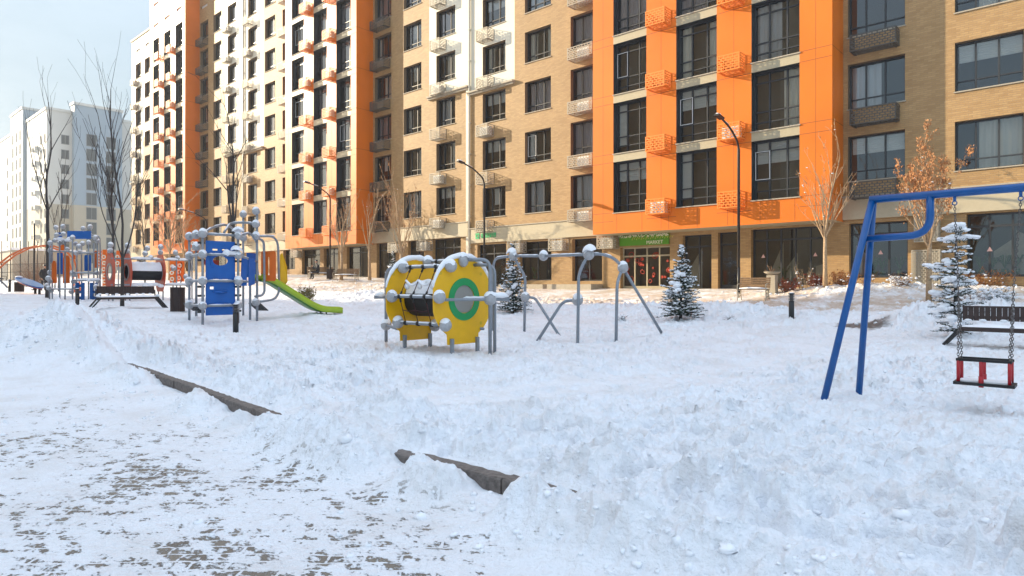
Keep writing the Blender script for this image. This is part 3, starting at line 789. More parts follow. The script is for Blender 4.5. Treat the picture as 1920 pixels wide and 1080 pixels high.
# low service louvres and hanging baskets at shop level
lv = MB(); sheet_basket(lv, (W_(1712), WY-.35, 1.55), (1, 0, 0), (0, 0, 1), .95, 1.35, 16, .11); sheet_basket(lv, (W_(1712)+.95, WY-.33, 1.55), (0, 1, 0), (0, 0, 1), .32, 1.35, 16, .11)
lv.box((W_(1712)+.03, WY-.29, 1.6), (W_(1712)+.92, WY-.01, 2.85))
lv.build('louvre_cabinet', M['basket_g'], secA)
lv = MB(); sheet_basket(lv, (W_(1717), WY-.35, 3.2), (1, 0, 0), (0, 0, 1), .8, 1.25, 14, .11); sheet_basket(lv, (W_(1717)+.8, WY-.33, 3.2), (0, 1, 0), (0, 0, 1), .32, 1.25, 14, .11)
lv.box((W_(1717)+.03, WY-.29, 3.25), (W_(1717)+.77, WY-.01, 4.4))
lv.build('louvre_cabinet', M['basket_g'], secA)
for px, z, sec in ((951, 3.62, secA), (1028, 3.62, secA), (1119, 3.62, secA), (727, 4.05, secB), (781, 4.05, secB), (545, 4.1, secB)):
    o = inst(BSK[('n', 'g')], 'ac_basket', sec, (xw(px, WY-.6)-sec.location.x, -.005-.0, z-.12)); inst(ACM, 'ac_unit', o, (.11, -.42, .06))
# plinth steps
for a, b in ((W_(958), W_(1040)), (W_(1048), W_(1130))):
    MB().box((a, WY-1.1, 1.0), (b, WY-.01, 1.62)).build('plinth', M['cornice'], secA)
# market sign
sx0, sx1 = W_(1163), W_(1256)
sg = MB().box((sx0+.02, WY-.10, 3.62), (sx1-.02, WY-.004, 4.16)).build('shop_sign', mat('green_sign', (.10, .30, .02), .4), secA)
def letters(txt, size, loc, m, parent, th=.012, rx=R(90)):
    cu = bpy.data.curves.new('sign_lettering', 'FONT'); cu.body = txt; cu.size = size; cu.extrude = th; cu.materials.append(m)
    t_ = bpy.data.objects.new('tmp', cu); COL.objects.link(t_); dg = bpy.context.evaluated_depsgraph_get(); me = bpy.data.meshes.new_from_object(t_.evaluated_get(dg)); bpy.data.objects.remove(t_)
    o = bpy.data.objects.new('sign_lettering', me); COL.objects.link(o); o.parent = parent
    pw = parent_world(parent); o.location = (loc[0]-pw.x, loc[1]-pw.y, loc[2]-pw.z); o.rotation_euler = (rx, 0, 0); return o
M['sign_w'] = mat('sign_white', (.8, .78, .6), .5); M['sign_y'] = mat('sign_yellow', (.62, .55, .10), .5); M['sign_g'] = mat('pharmacy_green', (.03, .42, .15), .5)
letters('MARKET', .25, (W_(1214), WY-.115, 3.66), M['sign_w'], sg)
sq = MB(); rs = random.Random(2)
for k in range(9):
    xx = W_(1187)+k*.27; sq.tube([(xx, WY-.11, 3.90), (xx+.07, WY-.11, 4.06), (xx+.15, WY-.11, 3.94), (xx+.2, WY-.11, 4.03+rs.uniform(-.05, .05))], .014, 5)
sq.build('sign_flourish', M['sign_y'], sg)
ga = MB(); rs = random.Random(4)
for k in range(150):
    xx = rs.uniform(sx0, sx1); zz = 4.10+rs.uniform(-.06, .06); ga.ball((xx, WY-.15+rs.uniform(-.04, .04), zz), .025, 5, 4)
ga.build('garland', M['sign_w'], sg)['kind'] = 'stuff'
# red decorations stuck in the market windows
M['neon'] = mat('red_window_stickers', (.50, .06, .03), .5)
dc = MB(); rs = random.Random(9)
for k in range(20):
    fx = rs.choice([.12, .37, .37, .62, .62, .87]); xx = sx0 + (sx1-sx0)*fx + rs.uniform(-.22, .22); zz = rs.uniform(1.7, 3.3)
    r_ = rs.uniform(.05, .16); n_ = rs.choice([8, 10])
    dc.tube([(xx+r_*math.cos(t*6.283/n_), WY+.275, zz+r_*math.sin(t*6.283/n_)*rs.uniform(.6, 1.2)) for t in range(n_+1)], .018, 4, False)
    if k % 2: dc.prism([(r_*.6*math.cos(t*6.283/7)*rs.uniform(.6, 1.3), r_*.6*math.sin(t*6.283/7)*rs.uniform(.6, 1.3)) for t in range(7)], (xx, WY+.272, zz), (1, 0, 0), (0, 0, 1), (0, .01, 0))
dc.build('window_stickers', M['neon'], secA)
# pharmacy fascia lettering, too blurred to read: a green square mark and letter-sized strokes
ph = MB(); X0 = W_(894); ph.ring([(0, 0), (.34, 0), (.34, .36), (0, .36)], [(.11, .11), (.23, .11), (.23, .25), (.11, .25)], (X0, WY-.125, 4.52), (1, 0, 0), (0, 0, 1), (0, .022, 0))
rs = random.Random(8)
for k in range(7):
    xx = X0+.50+k*.19; ph.box((xx, WY-.125, 4.56), (xx+.035, WY-.103, 4.84)); ph.box((xx+.095, WY-.125, 4.56), (xx+.13, WY-.103, 4.84)); ph.box((xx+.035, WY-.125, rs.choice([4.56, 4.69, 4.80])), (xx+.095, WY-.103, rs.choice([4.73, 4.84])))
ph.build('pharmacy_lettering', M['sign_g'], secA)
# warning triangles on the glass
tri = MB()
for px, py in ((1427, 480), (1525, 477), (1648, 473), (1854, 467)):
    x = W_(px); z = zat(py, x, WY); tri.prism([(-.09, -.07), (.09, -.07), (0, .10)], (x, WY+.262, z), (1, 0, 0), (0, 0, 1), (0, .006, 0))
tri.build('warning_stickers', mat('pink_sticker', (.75, .45, .40), .5), secA)

# ------------------------------------------------------------ the pale blocks far to the left
M['farwhite'] = mat('pale_render', (.50, .50, .47), .6, noise=.04, nscale=.3)
M['farblue'] = mat('blue_grey_cladding', (.25, .32, .38), .5, noise=.04, nscale=.3)
M['farbeige'] = mat('far_beige_brick', (.40, .36, .28), .7, noise=.05, nscale=.3)
M['farframe'] = mat('far_window_frame', (.16, .17, .18), .5)
M['farwin'] = mat('far_window_glass', (.05, .065, .075), .2)
def far_block(label, x0, x1, y0, y1, top, zsplit, gable, fronts, gm='farwhite', extra=None):
    r = empty('apartment_building', (x1, y0, 0), label, 'apartment building', 'pale blocks beyond the playground')
    MB().box((x0, y0, zsplit), (x1, y1, top)).build('upper_wall', M[gm], r)
    MB().box((x0, y0, 1.5), (x1, y1, zsplit-.01)).build('lower_wall', M['farbeige'], r)
    MB().box((x0-.2, y0-.2, top+.003), (x1+.2, y1+.2, top+.5)).build('roof', M['farwhite'], r)
    pr = None
    def w(a, b, face, z, h):
        m_ = MB(); p_ = MB()
        if face == 'g':
            m_.box((x1-.02, a, z), (x1+.05, b, z+h)); p_.box((x1+.04, a+.12, z+.12), (x1+.07, (a+b)/2-.05, z+h-.12)); p_.box((x1+.04, (a+b)/2+.05, z+.12), (x1+.07, b-.12, z+h-.12))
        else:
            m_.box((a, y0-.05, z), (b, y0+.02, z+h)); p_.box((a+.12, y0-.07, z+.12), ((a+b)/2-.05, y0-.04, z+h-.12)); p_.box(((a+b)/2+.05, y0-.07, z+.12), (b-.12, y0-.04, z+h-.12))
        f = m_.build('window', M['farframe'], r); p_.build('pane', M['farwin'], f)
    for (a, b, h, n) in gable:
        for k in range(n): w(a, b, 'g', 6.2+k*3.0, h)
    for (a, b, h, n) in fronts:
        for k in range(n): w(a, b, 'f', 6.2+k*3.0, h)
    return r
fb1 = far_block('pale grey block with white balconied corner and beige lower floors', -172, -155.5, 34.6, 50.0, 36.7, 18.0, [(37.0, 38.4, 1.9, 9)],
    [(-157.6, -156.3, 1.9, 9), (-160.6, -159.3, 1.9, 9)])
fb2 = far_block('blue grey stair tower with glazed window columns', -156.2, -154, 38.9, 47.6, 38.3, 18.0, [(41.0, 42.9, 2.5, 9), (44.6, 46.4, 2.5, 9)], [], gm='farblue')
fb3 = far_block('tall pale block with rows of narrow windows and shaded teal side', -183.5, -172.4, 34.0, 50.0, 39.7, 8.0, [], [(-182, -180.7, 2.3, 10), (-178.6, -177.3, 2.3, 10), (-175.2, -173.9, 2.3, 10)])
tg = MB().box((-172.39, 34.05, 8.01), (-172.2, 49.9, 39.6)); tg.build('gable', M['farblue'], fb3)  # thin sheet, the side's shade put into its blue-grey colour
fb4 = far_block('lower cream block at the far left end of the row', -206, -183.6, 35.2, 50.0, 36.8, 8.0, [], [(-186.5, -185.2, 1.9, 9), (-190, -188.7, 1.9, 9), (-194, -192.7, 1.9, 9)])
# white boxes of air conditioners on the corner of the first far block
ab = MB()
for k in range(9):
    for dx in (0, 3.0): ab.box((-161.5-dx*.9, 33.7, 5.2+k*3.0), (-160.7-dx*.9, 34.58, 6.0+k*3.0))
ab.build('ac_baskets', M['farwhite'], fb1)

# the tall block behind the photographer: it throws the playground into shade
ob = empty('apartment_building', (-60, -22, 0), 'tall apartment block behind the photographer shading the playground', 'apartment building')
MB().box((-108, -36, -.5), (-26, -16, 40)).build('wall', M['brick'], ob)
MB().box((-108.3, -36.3, 40.003), (-25.7, -15.7, 40.6)).build('roof', M['cornice'], ob)
for i in range(16):
    for k in range(0, 12): inst(WIN['s'][0], 'window', ob, (-105+i*5+60, -15.93+22, 2.5+k*3.05)) if i*12+k < 96 else None

# potted plants standing inside the ground floor windows
pl = MB(); rs = random.Random(6)
for px, zz_ in ((1640, 1.95), (1655, 1.95), (1688, 1.95), (1838, 1.95), (1862, 1.95), (1884, 1.95), (1905, 1.95), (1470, 1.7), (1003, 1.95)):
    x = xw(px, WY+.6); pl.lathe([(0, 0), (.09, 0), (.12, .2), (0, .2)], (x, WY+.6, zz_), 8)
    for k in range(26):
        a = rs.uniform(0, 6.28); l_ = rs.uniform(.25, .6); d = Vector((math.cos(a)*.5, math.sin(a)*.35, 1)).normalized(); c = Vector((x, WY+.6, zz_+.2)); t_ = c+d*l_
        t2 = t_+Vector((math.cos(a)*.15, math.sin(a)*.1, -.08)); sd = Vector((-math.sin(a), math.cos(a), 0))*.022
        pl.add([c-sd*.3, c+sd*.3, t_+sd, t_-sd, t2], [(0, 1, 2, 3), (3, 2, 4)])
pl.build('window_plants', mat('house_plant', (.06, .13, .03), .5), secA)['kind'] = 'stuff'
# ------------------------------------------------------------ playground
BR = .14
def snowcap(mb, c, r, h=.75, rnd=random):
    """a cushion of snow sitting on a ball or post top, its edge uneven"""
    c = Vector(c); n, m = 16, 6; vs, fs = [], []
    p1, p2, p3 = (rnd.uniform(0, 6.28) for _ in range(3)); h = h*rnd.uniform(.6, 1.2)
    for j in range(m+1):
        for k in range(n):
            a = 2*math.pi*k/n; e = math.pi*(.35 + .07*math.sin(a+p1) + .05*math.sin(3*a+p2) + .03*math.sin(5*a+p3)); t = e*(1-j/m)
            q = r*(.99 + (.05+.28*h)*(1-(t/e)**2)*(1-.25*t) + .02*math.sin(4*a+p1))
            vs.append(c + Vector((math.sin(t)*math.cos(a)*q, math.sin(t)*math.sin(a)*q, math.cos(t)*q)))
    for j in range(m):
        for k in range(n):
            k2 = (k+1) % n; fs.append((j*n+k, j*n+k2, (j+1)*n+k2, (j+1)*n+k))
    mb.add(vs, fs, True)
def ridge_snow(mb, a, b, w=.06, h=.07, seed=0):
    """snow lying along a rail"""
    a, b = Vector(a), Vector(b); L_ = (b-a).length; n = max(3, int(L_/.07)); r = random.Random(seed+int(a.x*77)+int(b.z*31))
    pts, rad = [], []
    for i in range(n+1):
        t = i/n; q = math.sin(min(1, t*6, (1-t)*6)*1.57)
        pts.append(a.lerp(b, t) + Vector((0, 0, w*.55 + h*.25*q))); rad.append((w*.45+h*.45*r.uniform(.55, 1.15))*max(.25, q))
    mb.tube(pts, rad, 7)
def hole_panel(mb, out, O, U, V, th, holes=()):
    mb.prism(out, O, U, V, th)
def circ(r, n=28, cx=0, cy=0, sy=1): return [(cx+r*math.cos(2*math.pi*i/n), cy+sy*r*math.sin(2*math.pi*i/n)) for i in range(n)]
def gp(px, Z):
    p = at(px, 500, Z); p.z = G(p.x, p.y); return p

# --- blue swing with a toddler seat
def swing():
    y0 = 8.79; A = Vector((xw(1636, y0), y0, 0)); A.z = zat(374, A.x, y0)
    root = empty('swing', (A.x, y0, G(A.x, y0)), 'blue steel swing frame with looped brace at the right of the snowy playground', 'swing')
    xe = A.x + 3.3
    MB().tube([A + Vector((-.03, 0, 0)), (xe, y0, A.z)], .046, 14).build('top_beam', M['bluesteel'], root)
    f1, f2 = gp(1541, 8.0), gp(1609, 8.42); f1.z -= .12; f2.z -= .12
    k = Vector((xw(1622, y0), y0, zat(448, xw(1622, y0), y0)))
    MB().tube([A, f1], .042, 12).build('leg', M['bluesteel'], root); MB().tube([A + Vector((.0, .03, -.04)), f2], .040, 12).build('leg', M['bluesteel'], root)
    B = Vector((xe, y0, A.z)); off1, off2 = f1-A, f2-A
    for of in (off1, off2): MB().tube([B, B + Vector((-of.x, of.y, of.z))], .042, 12).build('leg', M['bluesteel'], root)
    xb = xw(1744, y0); pts = smooth_path([(xb, y0, A.z), (xb, y0, k.z+.02), (k.x, y0, k.z)], .23, 9)
    MB().tube(pts, .042, 12).build('brace', M['bluesteel'], root)
    sn = MB(); ridge_snow(sn, (A.x+.05, y0, A.z+.02), (A.x+.35, y0, A.z+.02), .03, .012)
    # seat, a thing that hangs from the beam
    xa, xc = xw(1790, y0), xw(1914, y0)
    sroot = empty('toddler_swing', ((xa+xc)/2, y0, .6), 'red and black toddler swing seat hanging on two steel chains', 'swing seat')
    xl, xr = xw(1801, y0)-.005, xw(1893, y0)+.01; zt = zat(672, xl, y0) ; zb = zat(712, xl, y0); dy = .125
    def link(mb, a, b, flip):
        a, b = Vector(a), Vector(b); d = (b-a).normalized(); L_ = (b-a).length
        s1 = (Vector((1, 0, 0)) if flip else Vector((0, 1, 0))); s1 = (s1 - d*s1.dot(d)).normalized(); pts = []
        for t in range(9): an = t*math.pi/4; pts.append(a.lerp(b, .5) + s1*(.011*math.cos(an)) + d*((L_*.62)*math.sin(an)))
        mb.tube(pts, .0042, 5, False)
    def chain(a, b, mb):
        a, b = Vector(a), Vector(b); n = max(3, int((b-a).length/.030))
        for i in range(n): link(mb, a.lerp(b, i/n), a.lerp(b, (i+1)/n), i % 2)
    zs = zt + .12
    for xt, xb_ in ((xa, xl), (xc, xr)):
        hk = MB(); hk.tube([(xt, y0, A.z-.02), (xt, y0, A.z-.10)], .016, 8); hk.tube([(xt+.022*math.cos(t*.524), y0, A.z-.115+.022*math.sin(t*.524)) for t in range(13)], .006, 6, False)
        hk.build('hanger', M['bluesteel'], sroot)
        ch = MB(); sp = Vector((xt + (xb_-xt)*.72, y0, A.z-.14 + (zs+.42-A.z)*.72)); chain((xt, y0, A.z-.135), sp, ch); chain(sp, (xb_, y0-dy, zt+.01), ch); chain(sp, (xb_, y0+dy, zt+.01), ch)
        ch.build('chain', M['chain'], sroot)
    fr = MB()
    for s in (-1, 1): fr.bar((xl-.02, y0+s*dy, zt), (xr+.02, y0+s*dy, zt), .03, .028)
    for xx in (xl, xr): fr.bar((xx, y0-dy, zt), (xx, y0+dy, zt), .026, .026)
    fr.build('guard_rail', M['rubber'], sroot)
    st = MB(); st.box((xl-.045, y0-dy-.03, zb-.035), (xr+.045, y0+dy+.03, zb-.004)); st.build('seat', M['rubber'], sroot)
    for xx in (xl, xr):
        for s in (-1, 1): MB().tube([(xx, y0+s*dy, zb), (xx, y0+s*dy, zt-.012)], .017, 10).build('post', M['red'], sroot)
    xm = (xl+xr)/2 - .02
    for s in (-1, 1): MB().tube([(xm, y0+s*dy, zb-.01), (xm, y0+s*dy, zt-.012)], .019, 10).tube([(xm, y0+s*(dy+.0), zb-.05), (xm, y0+s*(dy+.0), zb+.07)], .024, 12).build('restraint', M['red'], sroot)
    s2 = MB(); s2.box((xl, y0-dy+.02, zb-.004), (xr, y0+dy, zb+.012)); s2.build('snow_cover', M['snow'], sroot)
swing()

# --- yellow crawl tunnel
def tunnel():
    xn, xf = -9.6, -11.08; vc = 9.17; zc = 1.24; rs = random.Random(21)
    root = empty('crawl_tunnel', (-10.3, vc, .1), 'yellow round sided crawl tunnel with green ringed mirror and rope net', 'play tunnel')
    R0 = .80
    out = []
    for i in range(49):
        a = R(-62) + R(304)*i/48
        ex = .83*abs(math.cos(a))**.92*(1 if math.cos(a) > 0 else -1); ez = .85*math.sin(a) if math.sin(a) > 0 else .80*math.sin(a)
        out.append((max(-.80, min(.79, ex)), ez))
    out = [(.42, -.90), (.43, -.70)] + [p for p in out if not (abs(p[0]) < .43 and p[1] < 0)] + [(-.44, -.70), (-.43, -.90)]
    for nm, x in (('near', xn), ('far', xf)):
        pn = MB(); n = len(out); inner = []
        for i, (a, b) in enumerate(out):
            L_ = math.hypot(a, b); inner.append((.30*a/L_, .30*b/L_))
        pn.ring(out, inner, (x, vc, zc), (0, 1, 0), (0, 0, 1), (.022, 0, 0))
        o = pn.build('side_panel', M['yellow'], root)
        if nm == 'near': MB().ring(circ(.43, 40), circ(.285, 40), (x+.022, vc+.02, zc-.0), (0, 1, 0), (0, 0, 1), (.014, 0, 0)).build('ring', M['green'], o)
        MB().lathe([(.29, 0), (.29, .03)], (0, 0, 0), 8)
        sc = MB()
        for s in (-.62, .50):
            for q in (-.50, .52): sc.tube([(x+.02, vc+s, zc+q), (x+.028, vc+s, zc+q)], .035, 10)
        sc.build('bolt_cover', mat('panel_yellow_cover', (.62, .40, .01), .5), o)
        for vy in (vc-.34, vc+.37):
            b = MB().bar((x+.05, vy, G(x, vy)-.1), (x+.05, vy, zc-.78), .07, .055, (1, 0, 0)); b.build('leg', M['tube'], root)
        sn = MB(); pts = [Vector((x+.01, vc+a, zc+b+.035)) for a, b in out if b > .15]; pts.sort(key=lambda p: p.y)
        rad = [.012+.055*math.sin(math.pi*(i+.5)/len(pts))*rs.uniform(.75, 1.15) for i in range(len(pts))]
        sn.tube(pts, rad, 8); sn.build('snow_cover', M['snow'], o)
    # inner tube
    tb = MB(); n = 36; vs, fs = [], []
    for j, x in enumerate((xf+.03, xn-.01)):
        for k in range(n): a = 2*math.pi*k/n; vs.append((x, vc+.02+.36*math.cos(a), zc-.02+.36*math.sin(a)))
    for k in range(n): fs.append((k, (k+1) % n, n+(k+1) % n, n+k))
    tb.add(vs, fs, True); tb.build('inner_tube', M['rubber'], root)
    MB().prism(circ(.288, 40), (xn+.004, vc+.02, zc), (0, 1, 0), (0, 0, 1), (.008, 0, 0)).build('mirror', M['tunnel_in'], root)
    sn = MB(); vs, fs = [], []
    for i in range(9):
        for k in range(9):
            a = R(25) + R(135)*k/8; x = xf+.06+(xn-xf-.1)*i/8; q = .37 + .07*math.sin(math.pi*k/8)*(.7+.3*math.sin(i*1.9+k))
            vs.append((x, vc+.02+q*math.cos(a), zc-.02+q*math.sin(a)))
    for i in range(8):
        for k in range(8): fs.append((i*9+k, i*9+k+1, i*9+k+10, i*9+k+9))
    sn.add(vs, fs, True)
    # rails and net on both sides
    ends = {}
    for side in (-1, 1):
        rails = [(vc+side*.30, zc+.80), (vc+side*.74, zc+.02), (vc+side*.50, zc-.62)]
        if side == -1: rails = [(vc-.42, zc+.66), (vc-.72, zc+.05), (vc-.56, zc-.50)]
        P_ = []
        for (v, z) in rails:
            MB().tube([(xf-.12, v, z), (xn+.10, v, z)], .030, 10).build('rail', M['tube'], root)
            ridge_snow(sn, (xf+.08, v, z), (xn-.08, v, z), .03, .03, 3)
            for xx in (xf+.09, xn+.09):
                if v > vc and xx == xn+.09: continue
                b_ = MB().ball((xx if side < 0 else xx-.02, v-.01*side, z), .125, 16, 10); b_.build('ball', M['ballm'], root)
                snowcap(sn, (xx if side < 0 else xx-.02, v-.01*side, z), .125, .55, rs)
            P_.append((v, z))
        net = MB(); cl_ = MB()
        for i in range(3):
            x = xf+.36+i*.40
            p = [Vector((x, v, z)) for v, z in P_]; p[1] = p[1] + Vector((0, 0, 0))
            net.tube([p[0], p[1]], .009, 6); net.tube([p[1], p[2]], .009, 6)
            for q in p: cl_.tube([q+Vector((-.035, 0, 0)), q+Vector((.035, 0, 0))], .048, 10)
            for q, w in ((p[0], p[1]), (p[1], p[2]), (p[1], p[0])): d = (w-q).normalized(); cl_.tube([q+d*.04, q+d*.12], .022, 8)
        m_ = [(P_[1][0]*.5+P_[2][0]*.5, P_[1][1]*.5+P_[2][1]*.5), (P_[1][0]*.45+P_[0][0]*.55, P_[1][1]*.45+P_[0][1]*.55)]
        for (v, z) in m_[:1]: net.tube([(xf+.36, v, z), (xf+.56, v, z-.03), (xf+.76, v, z), (xf+.96, v, z-.03), (xf+1.16, v, z)], .009, 6)
        net.build('rope_net', M['rope'], root); build_islands(cl_, 'rope_clamp', M['black'], root)
        v, z = m_[1]
        for i in range(2): sn.tube([(xf+.36+i*.4+.4*t/6, v, z - .10*math.sin(math.pi*t/6)) for t in range(7)], .026, 7)
        for i in range(3): sn.ball((xf+.36+i*.4, v+.03, z-.12), .05, 8, 6, (1.3, 1, 1.4))
    for i in range(4): sn.ball((xf+.3+i*.28+rs.uniform(-.04, .04), vc-.20+rs.uniform(-.05, .05), zc+.34+rs.uniform(-.06, .06)), .08, 10, 7, (1.2, .8, .8), jit=.08)
    # right-hand post with its hoop over the top, and grab bar
    pb = (-9.12, vc+.30); zt = zc+.80
    pth = smooth_path([(pb[0], pb[1], G(*pb)-.1), (pb[0], pb[1], zt), (xn+.06, vc-.02, zt+.0)], .20, 7)
    MB().tube(pth, .038, 12).build('post', M['tube'], root)
    MB().ball((xn+.06, vc-.04, zt-.02), .115, 16, 10, (.8, 1, 1.15)).build('ball', M['ballm'], root); snowcap(sn, (xn+.04, vc-.04, zt), .125, .8, rs)
    zb = zc+.0; MB().tube([(xn+.12, vc-.72, zb), (pb[0], pb[1], zb), (pb[0]+.16, pb[1]+.38, zb)], [.03, .034, .05], 10).build('rail', M['tube'], root)
    MB().ball((pb[0], pb[1], zb), .125, 16, 10).build('ball', M['ballm'], root); snowcap(sn, (pb[0], pb[1], zb), .14, .8, rs)
    ridge_snow(sn, (pb[0], pb[1], zb+.02), (pb[0]+.16, pb[1]+.38, zb+.02), .06, .10, 4); ridge_snow(sn, (xn+.1, vc-.1, zb), (pb[0], pb[1], zb), .03, .05, 5)
    pb2 = (-9.2, vc+.52); MB().tube(smooth_path([(pb2[0], pb2[1], G(*pb2)-.1), (pb2[0], pb2[1], zt-.1), (xn, vc+.3, zt-.1)], .2, 6), .034, 10).build('post', M['tube'], root)
    # left-hand post
    a = at(724, 600, 14.9); MB().tube(smooth_path([(a.x, a.y, G(a.x, a.y)-.1), (a.x, a.y, 1.92), (xf-.02, vc+.1, 1.92)], .25, 7), .038, 12).build('post', M['tube'], root)
    MB().ball((a.x, a.y, .62), .125, 16, 10).build('ball', M['ballm'], root); snowcap(sn, (a.x, a.y, .62), .125, .4, rs)
    MB().tube([(a.x, a.y, .62), (xf, vc-.5, .60)], .032, 10).build('rail', M['tube'], root)
    c = at(702, 557, 14.9); MB().tube([c, (a.x, a.y, 1.25)], [.045, .03], 10).build('rail', M['tube'], root)
    ridge_snow(sn, c, (a.x, a.y, 1.27), .04, .12, 9)
    sn.build('snow_cover', M['snow'], root)
tunnel()

def frame_from(root, tubes, balls, capm, r=.036, br=BR, caps=True, seed=0, tubem='tube', rad=.22):
    rs = random.Random(seed); sn = MB()
    for t in tubes:
        pts = smooth_path(t, rad, 6) if len(t) > 2 else t
        MB().tube(pts, r, 10).build('pipe', M[tubem], root)
        if caps:
            for a, b in zip(t[:-1], t[1:]):
                a, b = Vector(a), Vector(b)
                if abs((b-a).normalized().z) < .45 and (b-a).length > .3: ridge_snow(sn, a.lerp(b, .1), b.lerp(a, .1), r*.8, .03, seed)
    for c in balls:
        q = br*rs.uniform(.95, 1.05)
        MB().ball(c, q, 16, 10).build('ball', M['ballm'], root)
        if caps: snowcap(sn, c, q, rs.uniform(.3, 1.0), rs)
    return sn

# --- grey climbing frame behind the tunnel
def climber_frame():
    root = empty('pipe_climber', tuple(gp(1085, 16.5)), 'low grey pipe climbing frame with snow capped balls', 'climber')
    b1, b2, b3, b4 = at(962, 480, 18.4), at(1019, 480, 17.4), at(1104, 477, 15.7), at(1168, 502, 15.9)
    b5, b6 = at(985, 557, 18.2), at(1083, 563, 15.8)
    def ft(px, Z): p = gp(px, Z); p.z -= .1; return p
    tubes = [[ft(924, 19.0), at(924, 510, 19), at(927, 484, 18.9), b1], [b1, b2], [b2, b3], [b3, at(1128, 476, 15.6), at(1152, 484, 15.8), b4],
             [b1, at(976, 503, 18.3), at(985, 520, 18.2), ft(983, 18.7)], [b3, at(1092, 497, 15.7), at(1085, 516, 15.7), ft(1083, 15.3)],
             [b4, at(1160, 521, 15.8), at(1157, 535, 15.7), ft(1155, 15.5)], [b4, ft(1243, 16.7)],
             [b5, at(1003, 558, 18.1), ft(1054, 17.1)], [b6, at(1056, 564, 15.9), ft(1002, 15.9)]]
    sn = frame_from(root, tubes, [b1, b2, b3, b4, b5, b6], None, .038, .135, True, 3)
    snowcap(sn, b3 + Vector((.04, 0, .02)), .19, .7); snowcap(sn, b1 + Vector((-.03, 0, .03)), .17, .6)
    sn.build('snow_cover', M['snow'], root)
climber_frame()

# --- blue climbing tower with its slide
def rrect(w, h, r, n=5):
    o = []
    for cx, cy, a0 in ((w/2-r, h/2-r, 0), (-w/2+r, h/2-r, 90), (-w/2+r, -h/2+r, 180), (w/2-r, -h/2+r, 270)):
        for i in range(n+1): a = R(a0+90*i/n); o.append((cx+r*math.cos(a), cy+r*math.sin(a)))
    return o
def flat_panel(root, name, m, x, y0, y1, z0, z1, r=.08, th=.022, axis='v', holes=()):
    """panel standing in the plane x = const (axis v) or y = const (axis u); slots are cut as real openings by stacking bands"""
    w, h = abs(y1-y0), z1-z0; c = ((y0+y1)/2, (z0+z1)/2); mb = MB()
    O = (x, c[0], c[1]) if axis == 'v' else (c[0], x, c[1]); U = (0, 1, 0) if axis == 'v' else (1, 0, 0); T = (th, 0, 0) if axis == 'v' else (0, th, 0)
    if not holes: mb.prism(rrect(w, h, r), O, U, (0, 0, 1), T)
    else:
        xs = sorted({-w/2, w/2} | {q for a in holes for q in a[:2]}); zs = sorted({-h/2, h/2} | {q for a in holes for q in a[2:]})
        for a, b in zip(xs[:-1], xs[1:]):
            for c_, d in zip(zs[:-1], zs[1:]):
                if any(hh[0]-1e-6 < (a+b)/2 < hh[1] and hh[2] < (c_+d)/2 < hh[3] for hh in holes): continue
                mb.prism([(a, c_), (b, c_), (b, d), (a, d)], O, U, (0, 0, 1), T)
    return mb.build(name, M[m] if isinstance(m, str) else m, root)
